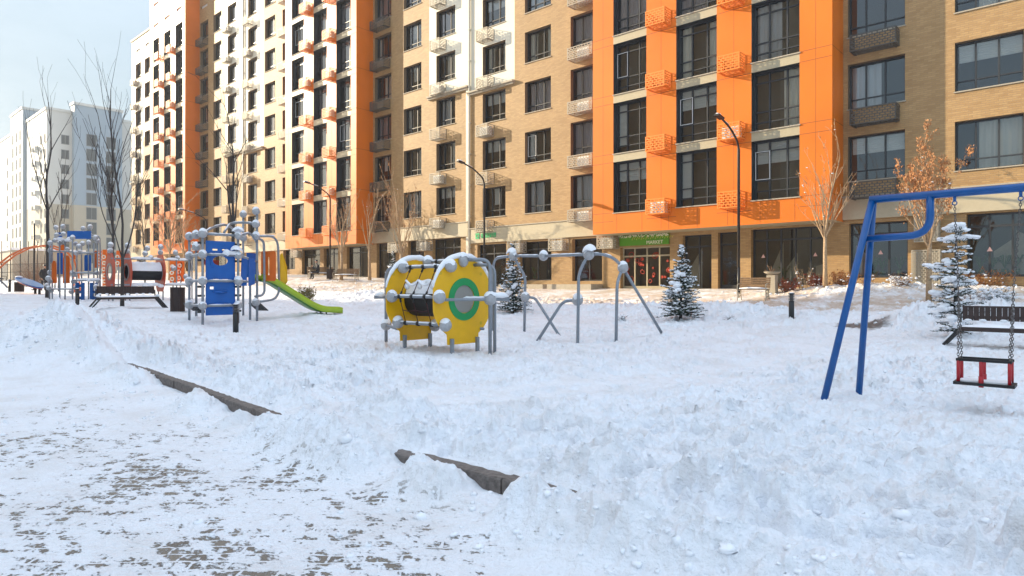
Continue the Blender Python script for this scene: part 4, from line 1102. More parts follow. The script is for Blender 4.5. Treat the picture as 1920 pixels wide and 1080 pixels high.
def climbing_tower():
    b0 = at(380, 500, 20.2); xq = b0.x; ya = b0.y; yb = ya + 1.12
    root = empty('climbing_tower', (xq, ya, G(xq, ya)), 'tall blue panelled climbing tower of grey pipes and snowy balls with lime slide', 'climbing tower')
    def ft(px, Z): p = gp(px, Z); p.z -= .1; return p
    def zz(py): return zat(py, xq, (ya+yb)/2)
    pA = at(355, 500, 21.4); pC = Vector((xq, yb, 0)); pE = at(469, 500, 22.6); pF = at(482, 500, 22.2); pG = at(456, 500, 24.0); pH = at(368, 500, 22.4)
    tubes = []; balls = []
    def post(p, top, base=None):
        tubes.append([Vector((p.x, p.y, G(p.x, p.y)-.1)), Vector((p.x, p.y, top))])
    lv = [zz(573), zz(527), zz(478), zz(440)]
    post(pA, lv[3]); post(b0, lv[3]); post(pC, lv[3]); post(pF, zat(396, pF.x, pF.y)); post(pG, zat(402, pG.x, pG.y)); post(pE, zat(500, pE.x, pE.y)); post(pH, zat(470, pH.x, pH.y))
    V = lambda p, z: Vector((p.x, p.y, z))
    for i, z in enumerate(lv):
        tubes += [[V(b0, z), V(pC, z)], [V(pA, z), V(b0, z)]]
        if i != 3 or True: balls += [V(pA, z), V(b0, z), V(pC, z)]
    balls += [V(pH, zat(463, pH.x, pH.y)), V(pA, lv[3]).lerp(V(b0, lv[3]), .5)]
    tubes += [[V(pC, lv[1]), V(pF, lv[1]-.02)], [V(pC, lv[2]), V(pF, lv[2]-.15)], [V(pC, lv[3]), at(470, 436, 22), V(pF, lv[3]-.15)]]
    for py in (396, 420, 443, 567): balls.append(at(480, py, 22.2))
    for py in (402, 446): balls.append(at(456, py, 24.0))
    # hoops over the top and round the slide exit
    tubes += [[V(b0, lv[3]), at(398, 426, 21), at(425, 420, 22), at(440, 432, 23)], [at(420, 436, 21), at(432, 418, 22.5), at(460, 417, 22.6), at(480, 420, 22.2)],
              [at(480, 443, 22.2), at(521, 443, 23.2), at(524, 560, 23.2), at(480, 567, 22.2)], [at(484, 447, 22.2), at(495, 452, 22.6), at(496, 553, 22.6), at(478, 556, 22.2)]]
    sn = frame_from(root, tubes, balls, None, .040, .135, True, 5, rad=.45)
    snowcap(sn, V(pC, lv[3]+.05), .22, .4); snowcap(sn, V(pC, lv[2]+.06)+Vector((0, -.08, 0)), .22, .9); ridge_snow(sn, V(b0, lv[2]).lerp(V(pC, lv[2]), .55), V(pC, lv[2]), .05, .2)
    # blue climbing wall with its slots and window
    y0, y1 = ya+.13, yb-.06; z0, z1 = zz(591), zz(452); w, h = y1-y0, z1-z0
    hl = [(-.26, -.10, h/2-.30, h/2-.25), (.04, .20, h/2-.30, h/2-.25), (-.24, -.05, h/2-1.30, h/2-1.20), (.05, .24, h/2-1.30, h/2-1.20),
          (-.30, .26, h/2-.80, h/2-.44)]
    for q in (-.05,): hl.append((-.34, -.22, -.35, -.27))
    o = flat_panel(root, 'climbing_wall', 'blue', xq-.10, y0, y1, z0, z1, holes=hl)
    # rounded window trim so that the opening reads as an oval
    zc_ = (z0+z1)/2 + h/2 - .62; yc_ = (y0+y1)/2-.02
    MB().ring([(.30*math.copysign(1, math.cos(a))*min(1, abs(math.cos(a))*1.35), .20*math.copysign(1, math.sin(a))*min(1, abs(math.sin(a))*1.35)) for a in [2*math.pi*(i+.5)/24 for i in range(24)]],
              [(.235*math.cos(a), .15*math.sin(a)) for a in [2*math.pi*(i+.5)/24 for i in range(24)]], (xq-.074, yc_, zc_), (0, 1, 0), (0, 0, 1), (.012, 0, 0)).build('window_trim', M['blue'], o)
    for k, q in enumerate((-.42, -.80)):
        MB().tube([(xq-.06, yc_-.22, (z0+z1)/2+q), (xq-.03, yc_, (z0+z1)/2+q-.02), (xq-.06, yc_+.22, (z0+z1)/2+q)], [.02, .05, .02], 8).build('foothold', M['blue'], o)
    MB().prism([(0, 0), (.28, -.20), (.50, 0), (.5, .12), (0, .12)], (xq-.75, yc_-.25, zc_-.08), (0, 1, 0), (0, 0, 1), (.02, 0, 0)).build('red_panel', M['pred'], root)
    cl_ = MB()
    for z in (z1-.08, z1-.62, z0+.9, z0+.62, z0+.12):
        for yy in (ya-.02, yb+.02): cl_.tube([(xq-.06, yy-.10, z), (xq-.06, yy+.10, z)], .035, 8)
    build_islands(cl_, 'panel_clamp', M['black'], root)
    # side panels
    def quadpanel(nm, m, pts, th=.03):
        c = [at(*p) for p in pts]; n = (c[1]-c[0]).cross(c[2]-c[0]).normalized()*th
        k = len(c); mb = MB(); mb.add([*c, *[q+n for q in c]], [tuple(range(k)), tuple(reversed(range(k, 2*k)))] + [((i+1) % k, i, k+i, k+(i+1) % k) for i in range(k)]); return mb.build(nm, M[m], root)
    quadpanel('side_panel', 'blue', [(454, 484, 21.3), (463, 483, 21.5), (463, 536, 21.5), (452, 536, 21.3)])
    quadpanel('side_panel', 'blue', [(467, 483, 21.6), (478, 485, 21.9), (478, 533, 21.9), (467, 536, 21.6)])
    quadpanel('side_panel', 'blue', [(463, 474, 23.2), (482, 475, 23.6), (486, 520, 23.6), (463, 520, 23.2)])
    def rp(x0, x1, y0, y1, c=3): return [(x0+c, y0), (x1-c, y0), (x1, y0+c), (x1, y1-c), (x1-c, y1), (x0+c, y1), (x0, y1-c), (x0, y0+c)]
    for (a, b) in ((489.5, 502.5), (505, 517)): quadpanel('slide_panel', 'porange', [(p[0], p[1], 22.7) for p in rp(a, b, 471, 527, 2.5)])
    quadpanel('slide_panel', 'porange', [(502, 471, 22.7), (505.5, 471, 22.7), (505.5, 482, 22.7), (502, 482, 22.7)]); quadpanel('slide_panel', 'porange', [(502, 516, 22.7), (505.5, 516, 22.7), (505.5, 527, 22.7), (502, 527, 22.7)])
    quadpanel('slide_wing', 'yellow', [(525, 478, 23.4), (529, 474, 23.4), (538, 500, 23.5), (539, 528, 23.6), (533, 537, 23.6), (525, 531, 23.4)])
    # steps of perforated plate either side
    for (px, Z) in ((360, 22.0), (482, 23.2)):
        c = at(px, 574, Z); st = MB(); sheet_basket(st, (c.x-.25, c.y-.2, c.z+.1), Vector((.55, .25, 0)).normalized(), Vector((-.2, .5, -.35)).normalized(), .5, .5, 7, .07, .02); st.build('step', M['black'], root)
    # slide
    xs = -21.85; prof = [(11.0, 1.78), (11.4, 1.72), (13.05, .76), (13.5, .60), (14.1, .58), (14.25, .54)]
    L_ = smooth_path([(xs, y, z-.05) for y, z in prof], .3, 4); W2 = .27
    def ext(name, m, cross, close=False):
        mb = MB(); vs, fs = [], []; n = len(cross)
        for p in L_:
            for a, b in cross: vs.append((p.x+a, p.y, p.z+b))
        for i in range(len(L_)-1):
            for k in range(n if close else n-1): k2 = (k+1) % n; fs.append((i*n+k, i*n+k2, (i+1)*n+k2, (i+1)*n+k))
        mb.add(vs, fs, True); return mb.build(name, M[m], root)
    ext('slide_bed', 'limedark', [(-W2, .02), (-W2*.6, 0), (0, -.01), (W2*.6, 0), (W2, .02), (W2, -.03), (-W2, -.03)], True)
    for s in (-1, 1): ext('slide_side', 'lime', [(s*W2, -.03), (s*(W2+.03), -.03), (s*(W2+.045), .17), (s*(W2+.02), .20), (s*W2, .18)], True)
    fs_ = MB()
    for s in (-.2, .2): fs_.tube([(xs+s, 13.6, .56), (xs+s, 13.6, G(xs, 13.6)-.1)], .03, 8)
    build_islands(fs_, 'slide_foot', M['black'], root)
    sn.build('snow_cover', M['snow'], root)
climbing_tower()

# --- left climbing house, far
def climbing_house():
    root = empty('climbing_house', tuple(gp(130, 32)), 'far climbing house of many snowy balls with blue roof board and orange boards', 'climbing house')
    def ft(px, Z): p = gp(px, Z); p.z -= .1; return p
    tubes = []; balls = []
    for px, top, Z in ((93, 447, 32.0), (98, 452, 32.8), (112, 452, 31.6), (122, 452, 31.7), (136, 447, 31.2), (144, 455, 32.6), (153, 460, 33.2), (166, 457, 33.0), (176, 456, 32.6), (183, 447, 31.8)):
        tubes.append([ft(px, Z), at(px, top, Z)])
    tubes += [[ft(188, 32.2), at(188, 470, 32.2), at(187, 443, 32.2), at(172, 441, 32)], [at(93, 542, 32), at(136, 542, 31.2)], [at(93, 471, 32), at(136, 472, 31.2)], [at(136, 474, 31.2), at(183, 474, 31.8)],
              [at(136, 512, 31.2), at(170, 511, 31.6), at(183, 513, 31.8)], [at(136, 526, 31.2), at(183, 526, 31.8)], [at(97, 455, 32), at(104, 443, 32.2), at(120, 440, 32.3)], [at(95, 492, 32), at(98, 452, 32.8)]]
    rs = random.Random(8)
    for px, py in ((105, 427), (118, 425), (156, 429), (169, 426), (106, 441), (119, 439), (168, 441), (94, 456), (103, 451), (112, 456), (122, 453), (130, 449), (136, 446), (142, 458), (148, 462), (155, 457), (166, 455), (179, 446), (183, 452),
                   (94, 470), (126, 468), (143, 475), (150, 473), (93, 511), (90, 522), (94, 527), (91, 540), (96, 545), (136, 512), (140, 515), (138, 528), (142, 540), (134, 547), (182, 512), (184, 527), (180, 538), (88, 535)):
        balls.append(at(px, py, rs.uniform(31.0, 32.8)))
    sn = frame_from(root, tubes, balls, None, .034, .115, True, 9)
    for px, py in ((152, 527), (160, 526), (170, 527), (176, 526), (128, 452), (113, 450)): sn.ball(at(px, py-2, 31.6), .13, 10, 6, (1.4, 1.4, .6))
    def qp(nm, m, x0, y0, x1, y1, Z, Z2=None, cut=0):
        pts = [(x0+cut, y0), (x1-cut, y0), (x1, y0+cut*3), (x1, y1), (x0, y1), (x0, y0+cut*3)] if cut else [(x0, y0), (x1, y0), (x1, y1), (x0, y1)]
        c = [at(a, b, Z + ((Z2 or Z)-Z)*(a-x0)/(x1-x0)) for a, b in pts]; n = (c[1]-c[0]).cross(c[2]-c[0]).normalized()*.04; k = len(c)
        MB().add([*c, *[q+n for q in c]], [tuple(range(k)), tuple(reversed(range(k, 2*k)))] + [((i+1) % k, i, k+i, k+(i+1) % k) for i in range(k)]).build(nm, M[m], root)
    qp('roof_board', 'blue', 126, 433, 171, 448, 32.0, 32.6); qp('roof_board', 'blue', 104, 436, 116, 445, 33)
    qp('play_board', 'blue', 107, 474, 117, 514, 32.4); qp('play_board', 'blue', 158, 478, 170, 508, 33, cut=1)
    qp('play_board', 'porange', 97, 489, 105, 531, 32.2, cut=2); qp('play_board', 'porange', 118, 479, 130, 531, 31.9, cut=2); qp('play_board', 'porange', 176, 470, 182, 502, 33.4)
    qp('play_board', 'porange', 111, 459, 120, 471, 34); qp('play_board', 'porange', 136, 475, 141, 486, 34)
    for a, b in ((141, 148), (152, 158), (168, 174), (178, 183)): qp('ladder_side', 'bluesteel', a, 530, b, 568, 31.4)
    for y in (533, 545, 556): qp('ladder_rung', 'bluesteel', 148, y, 152, y+5, 31.45); qp('ladder_rung', 'bluesteel', 174, y, 178, y+5, 31.45)
    sn.build('snow_cover', M['snow'], root)
climbing_house()

# --- orange tunnel behind the bench
def orange_tunnel():
    c = gp(237, 31.5); root = empty('crawl_tunnel', tuple(c), 'orange sided crawl tunnel with ribbed black tube and snow on top', 'play tunnel')
    u0, v0 = c.x, c.y; zc = zat(510, u0, v0)
    hexa = [(-.30, .88), (.30, .88), (.62, .45), (.72, 0), (.62, -.5), (.34, -.95), (-.34, -.95), (-.62, -.5), (-.72, 0), (-.62, .45)]
    sn = MB()
    for dv in (-.72, 0, 1.50):
        inn = [(.36*a/math.hypot(a, b), .36*b/math.hypot(a, b)) for a, b in hexa]
        o = MB().ring(hexa, inn, (u0, v0+dv, zc), (1, 0, 0), (0, 0, 1), (0, .04, 0)).build('side_panel', M['pred'], root)
        MB().ring(circ(.42, 24), circ(.33, 24), (u0, v0+dv-.02, zc), (1, 0, 0), (0, 0, 1), (0, .02, 0)).build('ring', M['tunnel_in'], o)
        for du in (-.3, .3): MB().tube([(u0+du, v0+dv+.05, zc-.9), (u0+du, v0+dv+.05, G(u0+du, v0+dv)-.1)], .035, 8).build('leg', M['tube'], root)
        for k, q in enumerate((1.0, 1.26)):
            b_ = (u0+.06*k, v0+dv+.03, zc+q); MB().ball(b_, .13, 12, 8).build('ball', M['ballm'], root); snowcap(sn, b_, .13, .7)
    tb = MB(); vs, fs = [], []; n = 24; m_ = 44
    for j in range(m_):
        r_ = .38 + (.022 if j % 2 else 0)
        for k in range(n): a = 2*math.pi*k/n; vs.append((u0+r_*math.cos(a), v0+.04+1.44*j/(m_-1), zc+r_*math.sin(a)))
    for j in range(m_-1):
        for k in range(n): fs.append((j*n+k, j*n+(k+1) % n, (j+1)*n+(k+1) % n, (j+1)*n+k))
    tb.add(vs, fs, True); tb.build('ribbed_tube', M['rubber'], root)
    vs, fs = [], []
    for j in range(16):
        for k in range(11):
            a = R(8)+R(164)*k/10; q = .40+.13*math.sin(math.pi*k/10)**.7*(.85+.15*math.sin(j*1.7)); vs.append((u0+q*math.cos(a), v0+.06+1.40*j/15, zc+q*math.sin(a)))
    for j in range(15):
        for k in range(10): fs.append((j*11+k, j*11+k+1, j*11+k+12, j*11+k+11))
    sn.add(vs, fs, True)
    for z, du in ((zc+.62, .45), (zc-.62, .45)):
        MB().tube([(u0+du, v0-.8, z), (u0+du, v0+2.9, z)], .035, 8).build('rail', M['tube'], root); ridge_snow(sn, (u0+du, v0, z), (u0+du, v0+1.4, z), .05, .10); ridge_snow(sn, (u0+du, v0+1.6, z), (u0+du, v0+2.8, z), .05, .10)
    for dv, q in ((.7, .9), (.8, 1.15), (.95, .7), (2.1, 1.0), (2.2, .72), (2.6, -.2), (2.7, -.62), (2.0, .2)):
        b_ = (u0+.4, v0+dv, zc+q); MB().ball(b_, .13, 12, 8).build('ball', M['ballm'], root); snowcap(sn, b_, .13, .6)
    for dv in (2.15, 2.9): MB().tube([(u0+.4, v0+dv, zc+1.0), (u0+.4, v0+dv, G(u0+.4, v0+dv)-.1)], .034, 8).build('post', M['tube'], root)
    for k in range(2): MB().tube([(u0+.4, v0+2.35+k*.3+.07*math.sin(t*1.1+k*3), zc+.55-t*.13) for t in range(9)], .018, 6).build('wavy_pole', M['black'], root)
    for k in range(6): sn.ball((u0+.45, v0+.2+k*.24, zc-.64+.05*math.sin(k*2)), .12, 9, 6, (1, 1.3, .7))
    sn.build('snow_cover', M['snow'], root)
orange_tunnel()

# --- sunlit orange letter boards of another play wall, far
def play_wall():
    root = empty('play_wall', tuple(gp(320, 46)), 'sunlit orange play wall with white round cut-outs behind the tunnel', 'play wall')
    rs = random.Random(4)
    for i, (px0, px1, y0, y1) in enumerate(((318, 331, 488, 530), (331, 345, 486, 528), (192, 200, 468, 546), (218, 226, 470, 500), (183, 190, 470, 505), (100, 106, 520, 530), (346, 374, 441, 474))):
        Z = 44+i*.4; a = at(px0, y1, Z); b = at(px1, y0, Z); U = Vector((b.x-a.x, b.y-a.y, 0)); w = U.length; U.normalize(); h = b.z-a.z
        if i == 6: o = MB().prism(circ(w/2, 20, w/2, h/2), a, U, (0, 0, 1), U.cross(Vector((0, 0, 1)))*.05).build('round_board', M['porange'], root)
        else: o = MB().prism([(0, 0), (w, 0), (w, h), (0, h)], a, U, (0, 0, 1), U.cross(Vector((0, 0, 1)))*-.05).build('board', M['porange'], root)
        g0 = Vector((b.x-U.x*w/2, b.y-U.y*w/2, 0)); g0.z = G(g0.x, g0.y)-.1
        MB().tube([g0, (g0.x, g0.y, a.z+.1)], .05, 8).build('post', M['tube'], root)
        dd = MB()
        for k in range(int(h/.42)):
            c = a + U*(w*rs.uniform(.35, .65)) + Vector((0, 0, .25+k*.42)); n_ = U.cross(Vector((0, 0, 1)))*.055
            dd.ring(circ(.15, 12), circ(.07, 12), c+n_, U, (0, 0, 1), n_*.2)
        if dd.v: dd.build('white_circles', M['panel'], o)
play_wall()
# ------------------------------------------------------------ street furniture
def make_bench(label, loc, rz, L=1.95, sunk=0.0, group='dark slatted benches facing the playground'):
    root = empty('park_bench', loc, label, 'bench', group, rz)
    def B(name, m, f, par=root):
        mb = MB(); f(mb); o = bpy.data.objects.new(name, mb.mesh(name, M[m])); COL.objects.link(o); o.parent = par; return o
    h = L/2; z = -sunk
    def seat(mb):
        for k in range(4): mb.box((-h, -.24+k*.118, z+.40), (h, -.24+k*.118+.105, z+.445))
        mb.box((-h, -.265, z+.36), (h, -.245, z+.445))
    B('seat', 'bench', seat)
    def back(mb):
        for k in range(22): mb.box((-h+k*L/22+.004, .24, z+.56), (-h+(k+1)*L/22-.004, .275, z+.86))
        mb.box((-h, .232, z+.83), (h, .239, z+.865)); mb.box((-h, .276, z+.60), (h, .30, z+.66))
    B('backrest', 'bench', back)
    for s in (-1, 1):
        def leg(mb):
            for y in (-.22, -.02, .20): mb.bar((s*(h-.02), y, z+.42), (s*(h+.36), y, z-.05), .05, .035, (0, 1, 0))
            for k in range(5): q = .15+k*.17; mb.bar((s*(h-.02+.38*q), -.22, z+.42-.47*q), (s*(h-.02+.38*q), .20, z+.42-.47*q), .02, .02)
        B('leg', 'black', leg)
        B('bracket', 'black', lambda mb: (mb.bar((s*(h+.03), .25, z+.42), (s*(h+.03), .28, z+.70), .05, .03), mb.bar((s*(h+.03), .27, z+.70), (s*(h-.08), .27, z+.74), .03, .03)))
    def sn(mb):
        n, m_ = 26, 6; vs, fs = [], []
        for i in range(n+1):
            for k in range(m_+1):
                ex = min(1, 6*i/n, 6*(n-i)/n); ey = math.sin(math.pi*(k+.3)/(m_+.6))
                vs.append((-h+.02+(L-.04)*i/n, -.235+.46*k/m_, z+.448+.07*max(0, ex)**.5*ey**.5*(.8+.25*math.sin(i*.9+k)) if 0 < k < m_ else z+.447))
        for i in range(n):
            for k in range(m_): fs.append((i*(m_+1)+k, (i+1)*(m_+1)+k, (i+1)*(m_+1)+k+1, i*(m_+1)+k+1))
        mb.add(vs, fs, True)
        for k in range(7): mb.ball((-h+.1+k*(L-.2)/6+.07*math.sin(k*5), .225, z+.565), .045, 8, 5, (1.5, .5, .7))
        for s in (-1, 1): mb.tube([(s*(h+.02), -.2, z+.47), (s*(h+.04), 0, z+.50), (s*(h+.02), .2, z+.48)], [.03, .055, .03], 8); mb.tube([(s*(h+.1), -.2, z+.33), (s*(h+.30), -.2, z+.07)], .022, 6)
    B('snow_cover', 'snow', sn)
    return root
p = gp(241, 25.6); make_bench('snowy dark slatted bench beside the tree trunk and litter bin', tuple(p), R(90), 2.05)
p = at(1872, 500, 13.1); make_bench('dark slatted bench behind the hanging swing seat, snow on the planks', (p.x+.42, p.y, G(p.x, p.y)-.02), 0, 2.1, .03)

# litter bin
def bin_(label, p, w=.25, h=.92):
    root = empty('litter_bin', tuple(p), label, 'litter bin')
    n = 22; b = MB()
    for k in range(n):
        a = 2*math.pi*k/n; c = Vector((p.x+w*math.cos(a), p.y+w*math.sin(a), p.z)); t = Vector((-math.sin(a), math.cos(a), 0)); o = Vector((math.cos(a), math.sin(a), 0))
        vs = [c-t*.029, c+t*.029, c+t*.029-o*.02, c-t*.029-o*.02]; vs = [q+Vector((0, 0, .03)) for q in vs] + [q+Vector((0, 0, h)) for q in vs]
        b.add(vs, [(0,3,2,1),(4,5,6,7),(0,1,5,4),(1,2,6,5),(2,3,7,6),(3,0,4,7)])
    b.build('slats', M['bench'], root)
    MB().lathe([(0, .06), (w-.03, .06), (w-.03, h-.06), (w-.05, h-.06), (w-.05, h-.25), (0, h-.25)], tuple(p), 24).build('liner', M['black'], root)
    MB().lathe([(w-.03, h-.02), (w+.012, h-.02), (w+.012, h+.02), (w-.03, h+.02), (w-.03, h-.02)], tuple(p), 28, False).build('rim', M['black'], root)
    MB().ball((p.x, p.y, p.z+h-.16), w-.06, 12, 6, (1, 1, .5)).build('snow_cover', M['snow'], root)
bin_('round dark slatted litter bin beside the snowy dark bench', gp(333, 24.6))
bin_('small brown bin beside the tilted blue board far left', gp(36, 41), .26, .62)
bin_('small dark bin beside the seated person', gp(619, 47.3), .25, .72)

# bollard lights
def bollard(h=.80):
    root = empty('bollard_light', (0, 0, 0), '-', 'bollard light', 'black bollard lights along the playground')
    def B(name, m, mb): o = bpy.data.objects.new(name, mb.mesh(name, M[m])); COL.objects.link(o); o.parent = root
    B('post', 'black', MB().lathe([(0, -.1), (.075, -.1), (.075, h-.22), (0, h-.22)], (0, 0, 0), 18))
    lm = MB()
    for k in range(4): zz_ = h-.20+k*.045; lm.lathe([(.05, zz_), (.088, zz_), (.088, zz_+.014), (.05, zz_+.028)], (0, 0, 0), 18)
    lm.lathe([(0, h-.215), (.05, h-.215), (.05, h-.02), (0, h-.02)], (0, 0, 0), 14)
    B('louvre_head', 'chain', lm)
    B('cap', 'black', MB().lathe([(0, h-.03), (.085, h-.03), (.085, h), (.0, h+.004)], (0, 0, 0), 18))
    B('snow_cover', 'snow', MB().ball((0, 0, h+.0), .075, 12, 5, (1, 1, .35), zmin=0))
    return root
b0 = bollard()
for i, (px, Z, lb) in enumerate(((442, 18.0, 'black bollard light in front of the blue climbing tower'), (1484, 18.9, 'black bollard light in smooth snow between fir and blue swing frame'),
        (145, 27.4, 'black bollard light beside the snowy dark bench and the far climbing house'), (18, 41.5, 'black bollard light at the far left beside the grey seesaw'))):
    b = b0 if i == 0 else copy_tree(b0); b.location = gp(px, Z); b['label'] = lb
    if i == 2: b.location.z -= .12

# street lamps
def lamp(h=6.9, arm=2.0):
    root = empty('street_lamp', (0, 0, 0), '-', 'street lamp', 'curved arm street lamps along the promenade')
    def B(name, m, mb): o = bpy.data.objects.new(name, mb.mesh(name, M[m])); COL.objects.link(o); o.parent = root; return o
    pts = smooth_path([(0, 0, -.2), (0, 0, h-.62), (0, -arm*.42, h-.12), (0, -arm+.3, h+.12)], .34, 7)
    B('pole', 'black', MB().tube(pts, [.058]*3 + [.042]*(len(pts)-3), 10).tube([(0, 0, -.2), (0, 0, 1.1)], .066, 12))
    B('lamp_head', 'black', MB().bar((0, -arm+.38, h+.10), (0, -arm-.12, h+.17), .22, .07))
    B('snow_cover', 'snow', MB().tube([(0, -arm+.36, h+.15), (0, -arm+.12, h+.19), (0, -arm-.10, h+.20)], [.04, .08, .05], 8).tube([(0, -arm*.75, h+.08), (0, -arm*.5, h-.02)], [.02, .04], 6))
    return root
l0 = lamp()
for i, (px, Z, hs, lb) in enumerate(((1385, 27.3, 1.0, 'tall black street lamp in front of the orange bay beside the park bench'), (908, 37.5, .985, 'black street lamp beside the pharmacy lettering'),
        (619, 47.6, .97, 'black street lamp behind the seated person and dark bin'), (387, 52, .80, 'black street lamp behind the blue climbing tower, snow on its head'))):
    l = l0 if i == 0 else copy_tree(l0); l.location = gp(px, Z); l.scale = (1, 1, hs); l['label'] = lb

# cast iron park benches on the promenade
def iron_bench(label, loc, rz, L=1.7):
    root = empty('park_bench', loc, label, 'bench', 'cast iron benches on the promenade', rz)
    def B(name, m, mb): o = bpy.data.objects.new(name, mb.mesh(name, M[m])); COL.objects.link(o); o.parent = root
    h = L/2; s_ = MB(); b_ = MB()
    for k in range(5): s_.box((-h, -.24+k*.095, .42), (h, -.17+k*.095, .45))
    for k in range(5): b_.box((-h, .24+k*.02, .50+k*.082), (h, .265+k*.02, .57+k*.082))
    B('seat', 'wood', s_); B('backrest', 'wood', b_)
    for s in (-1, 1):
        e = MB(); x = s*(h-.05)
        e.tube(smooth_path([(x, -.30, 0), (x, -.20, .2), (x, -.26, .42), (x, -.24, .64), (x, .22, .66)], .09), .02, 8)
        e.tube(smooth_path([(x, .36, 0), (x, .22, .25), (x, .26, .45), (x, .36, .92)], .1), .02, 8); e.tube([(x, -.22, .40), (x, .25, .40)], .018, 8)
        e.tube([(x, -.02+.09*math.cos(t*.524), .22+.09*math.sin(t*.524)) for t in range(13)], .014, 6); e.tube([(x, -.2, .12), (x, -.02, .13), (x, .25, .2)], .014, 6)
        B('end_frame', 'cornice', e)
    B('snow_cover', 'snow', MB().tube([(-h+.05, 0, .47), (-h*.3, .02, .48), (h*.4, -.02, .475), (h-.05, 0, .465)], [.02, .05, .045, .02], 8))
p = gp(1412, 25.3); iron_bench('wooden park bench with scrolled iron ends beside the tall street lamp', tuple(p), R(8), 1.15)
p = gp(603, 47.6); iron_bench('dark wooden bench carrying the seated person', tuple(p), R(75), 1.9)
p = gp(648, 45.5); iron_bench('sunlit empty bench in front of the forked pale tree', tuple(p), R(25), 1.8)
# stone planter with a shallow dish
p = gp(1448, 26.2); root = empty('planter', tuple(p), 'square stone planter with a shallow dish at the end of the park bench', 'planter')
MB().box((p.x-.17, p.y-.17, p.z-.1), (p.x+.17, p.y+.17, p.z+.70)).build('pedestal', M['cornice'], root)
MB().lathe([(0, .70), (.14, .70), (.30, .80), (.33, .84), (.27, .84), (0, .76)], tuple(p), 20).build('dish', M['basket_g'], root)
tw = MB()
for k in range(7): tw.tube([(p.x, p.y, p.z+.78), (p.x+random.uniform(-.3, .3), p.y+random.uniform(-.2, .2), p.z+random.uniform(.9, 1.15))], .008, 5)
tw.build('dry_stems', M['twig'], root)

# ------------------------------------------------------------ trees
def grow(seed, h, forkh, r0, nb=6, up=.80, spread=.5, levels=4, bend=.10, leaf=False, seglen=.35, rmin=.007):
    rnd = random.Random(seed); mb_t, mb_b = MB(), MB(); tips = []
    def branch(p, d, L_, r, lev, mb):
        n = max(3, int(L_/seglen)); pts = [p.copy()]; rad = [r]; q = p.copy()
        for i in range(n):
            d = (d + Vector((rnd.gauss(0, bend), rnd.gauss(0, bend), rnd.gauss(0, bend)*.5 + .06*up))).normalized()
            q = q + d*(L_/n); pts.append(q.copy()); rad.append(max(rmin, r*(1-.72*(i+1)/n)))
            if lev < levels and i >= 1 and rnd.random() < (.72 if lev < 2 else .62):
                a = rnd.uniform(0, 6.28); s = Vector((math.cos(a), math.sin(a), 0)); s = (s - d*s.dot(d)).normalized()
                nd = (d*(1-spread*.55) + s*spread*rnd.uniform(.5, 1.1) + Vector((0, 0, .15*up))).normalized()
                branch(q.copy(), nd, L_*rnd.uniform(.38, .62)*(1-.35*i/n), max(rmin, rad[-1]*.62), lev+1, mb_b)
        mb.tube(pts, rad, 7 if lev == 0 else (5 if lev < 2 else 4), lev == 0); tips.extend(pts[len(pts)//2:] if lev >= 2 else [])
        return q, d, rad[-1]
    n = max(3, int(forkh/.5)); pts = [Vector((0, 0, -.15))]; rad = [r0*1.15]; q = Vector((0, 0, 0))
    for i in range(n):
        q = q + Vector((rnd.gauss(0, .012), rnd.gauss(0, .012), forkh/n)); pts.append(q.copy()); rad.append(r0*(1-.28*(i+1)/n))
    mb_t.tube(pts, rad, 10)
    for k in range(nb):
        a = 6.28*k/nb + rnd.uniform(-.4, .4); sp = spread*rnd.uniform(.45, 1.0) if k else spread*.08
        d = Vector((math.cos(a)*sp, math.sin(a)*sp, up)).normalized(); L_ = (h-forkh)*(rnd.uniform(.55, .9) if k else 1.0)
        branch(q - Vector((0, 0, rnd.uniform(0, .25)*forkh*(k > 0)*.5)), d, L_, r0*(.62 if k == 0 else rnd.uniform(.3, .45)), 1, mb_b)
    return mb_t, mb_b, tips
def tree(name, label, p, bark, seed, h, forkh, r0, group=None, leafn=0, snowy=0, cat='tree', **kw):
    root = empty(name, tuple(p), label, cat, group)
    t, b, tips = grow(seed, h, forkh, r0, **kw)
    for nm, mb in (('trunk', t), ('branches', b)):
        o = bpy.data.objects.new(nm, mb.mesh(nm, M[bark])); COL.objects.link(o); o.parent = root
    rnd = random.Random(seed+1)
    if leafn:
        lf = MB()
        for k in range(leafn):
            c = rnd.choice(tips) + Vector((rnd.gauss(0, .05), rnd.gauss(0, .05), rnd.gauss(-.03, .05))); s = rnd.uniform(.022, .05)
            a = Vector((rnd.gauss(0, 1), rnd.gauss(0, 1), rnd.gauss(0, .6))).normalized(); d = Vector((rnd.gauss(0, .4), rnd.gauss(0, .4), -1)).normalized(); a = (a-d*a.dot(d)).normalized()
            lf.add([c, c+a*s*.5+d*s*.7, c+d*s*1.9, c-a*s*.5+d*s*.8], [(0, 1, 2, 3)])
        o = bpy.data.objects.new('dry_leaves', lf.mesh('dry_leaves', M['leaf'])); COL.objects.link(o); o.parent = root
    if snowy:
        s_ = MB()
        for k in range(snowy): c = rnd.choice(tips); s_.ball(c+Vector((0, 0, .015)), rnd.uniform(.014, .034), 7, 4, (1.3, 1.3, .7))
        o = bpy.data.objects.new('snow_cover', s_.mesh('snow_cover', M['snow'])); COL.objects.link(o); o.parent = root
    return root
bt = 'bare dark trees around the playground'
tree('bare_tree', 'tall bare dark tree beside the snowy bench, its trunk behind the backrest', gp(229, 27.0), 'bark', 4, 9.0, 2.15, .080, bt, nb=3, spread=.40, levels=3, up=1.0, bend=.075, rmin=.004, seglen=.6)
tree('bare_tree', 'bare dark tree rising behind the far climbing house on the left', gp(89, 34), 'bark', 9, 10.2, 4.6, .10, bt, nb=3, spread=.38, levels=3, up=1.0, bend=.07, rmin=.005, seglen=.6)
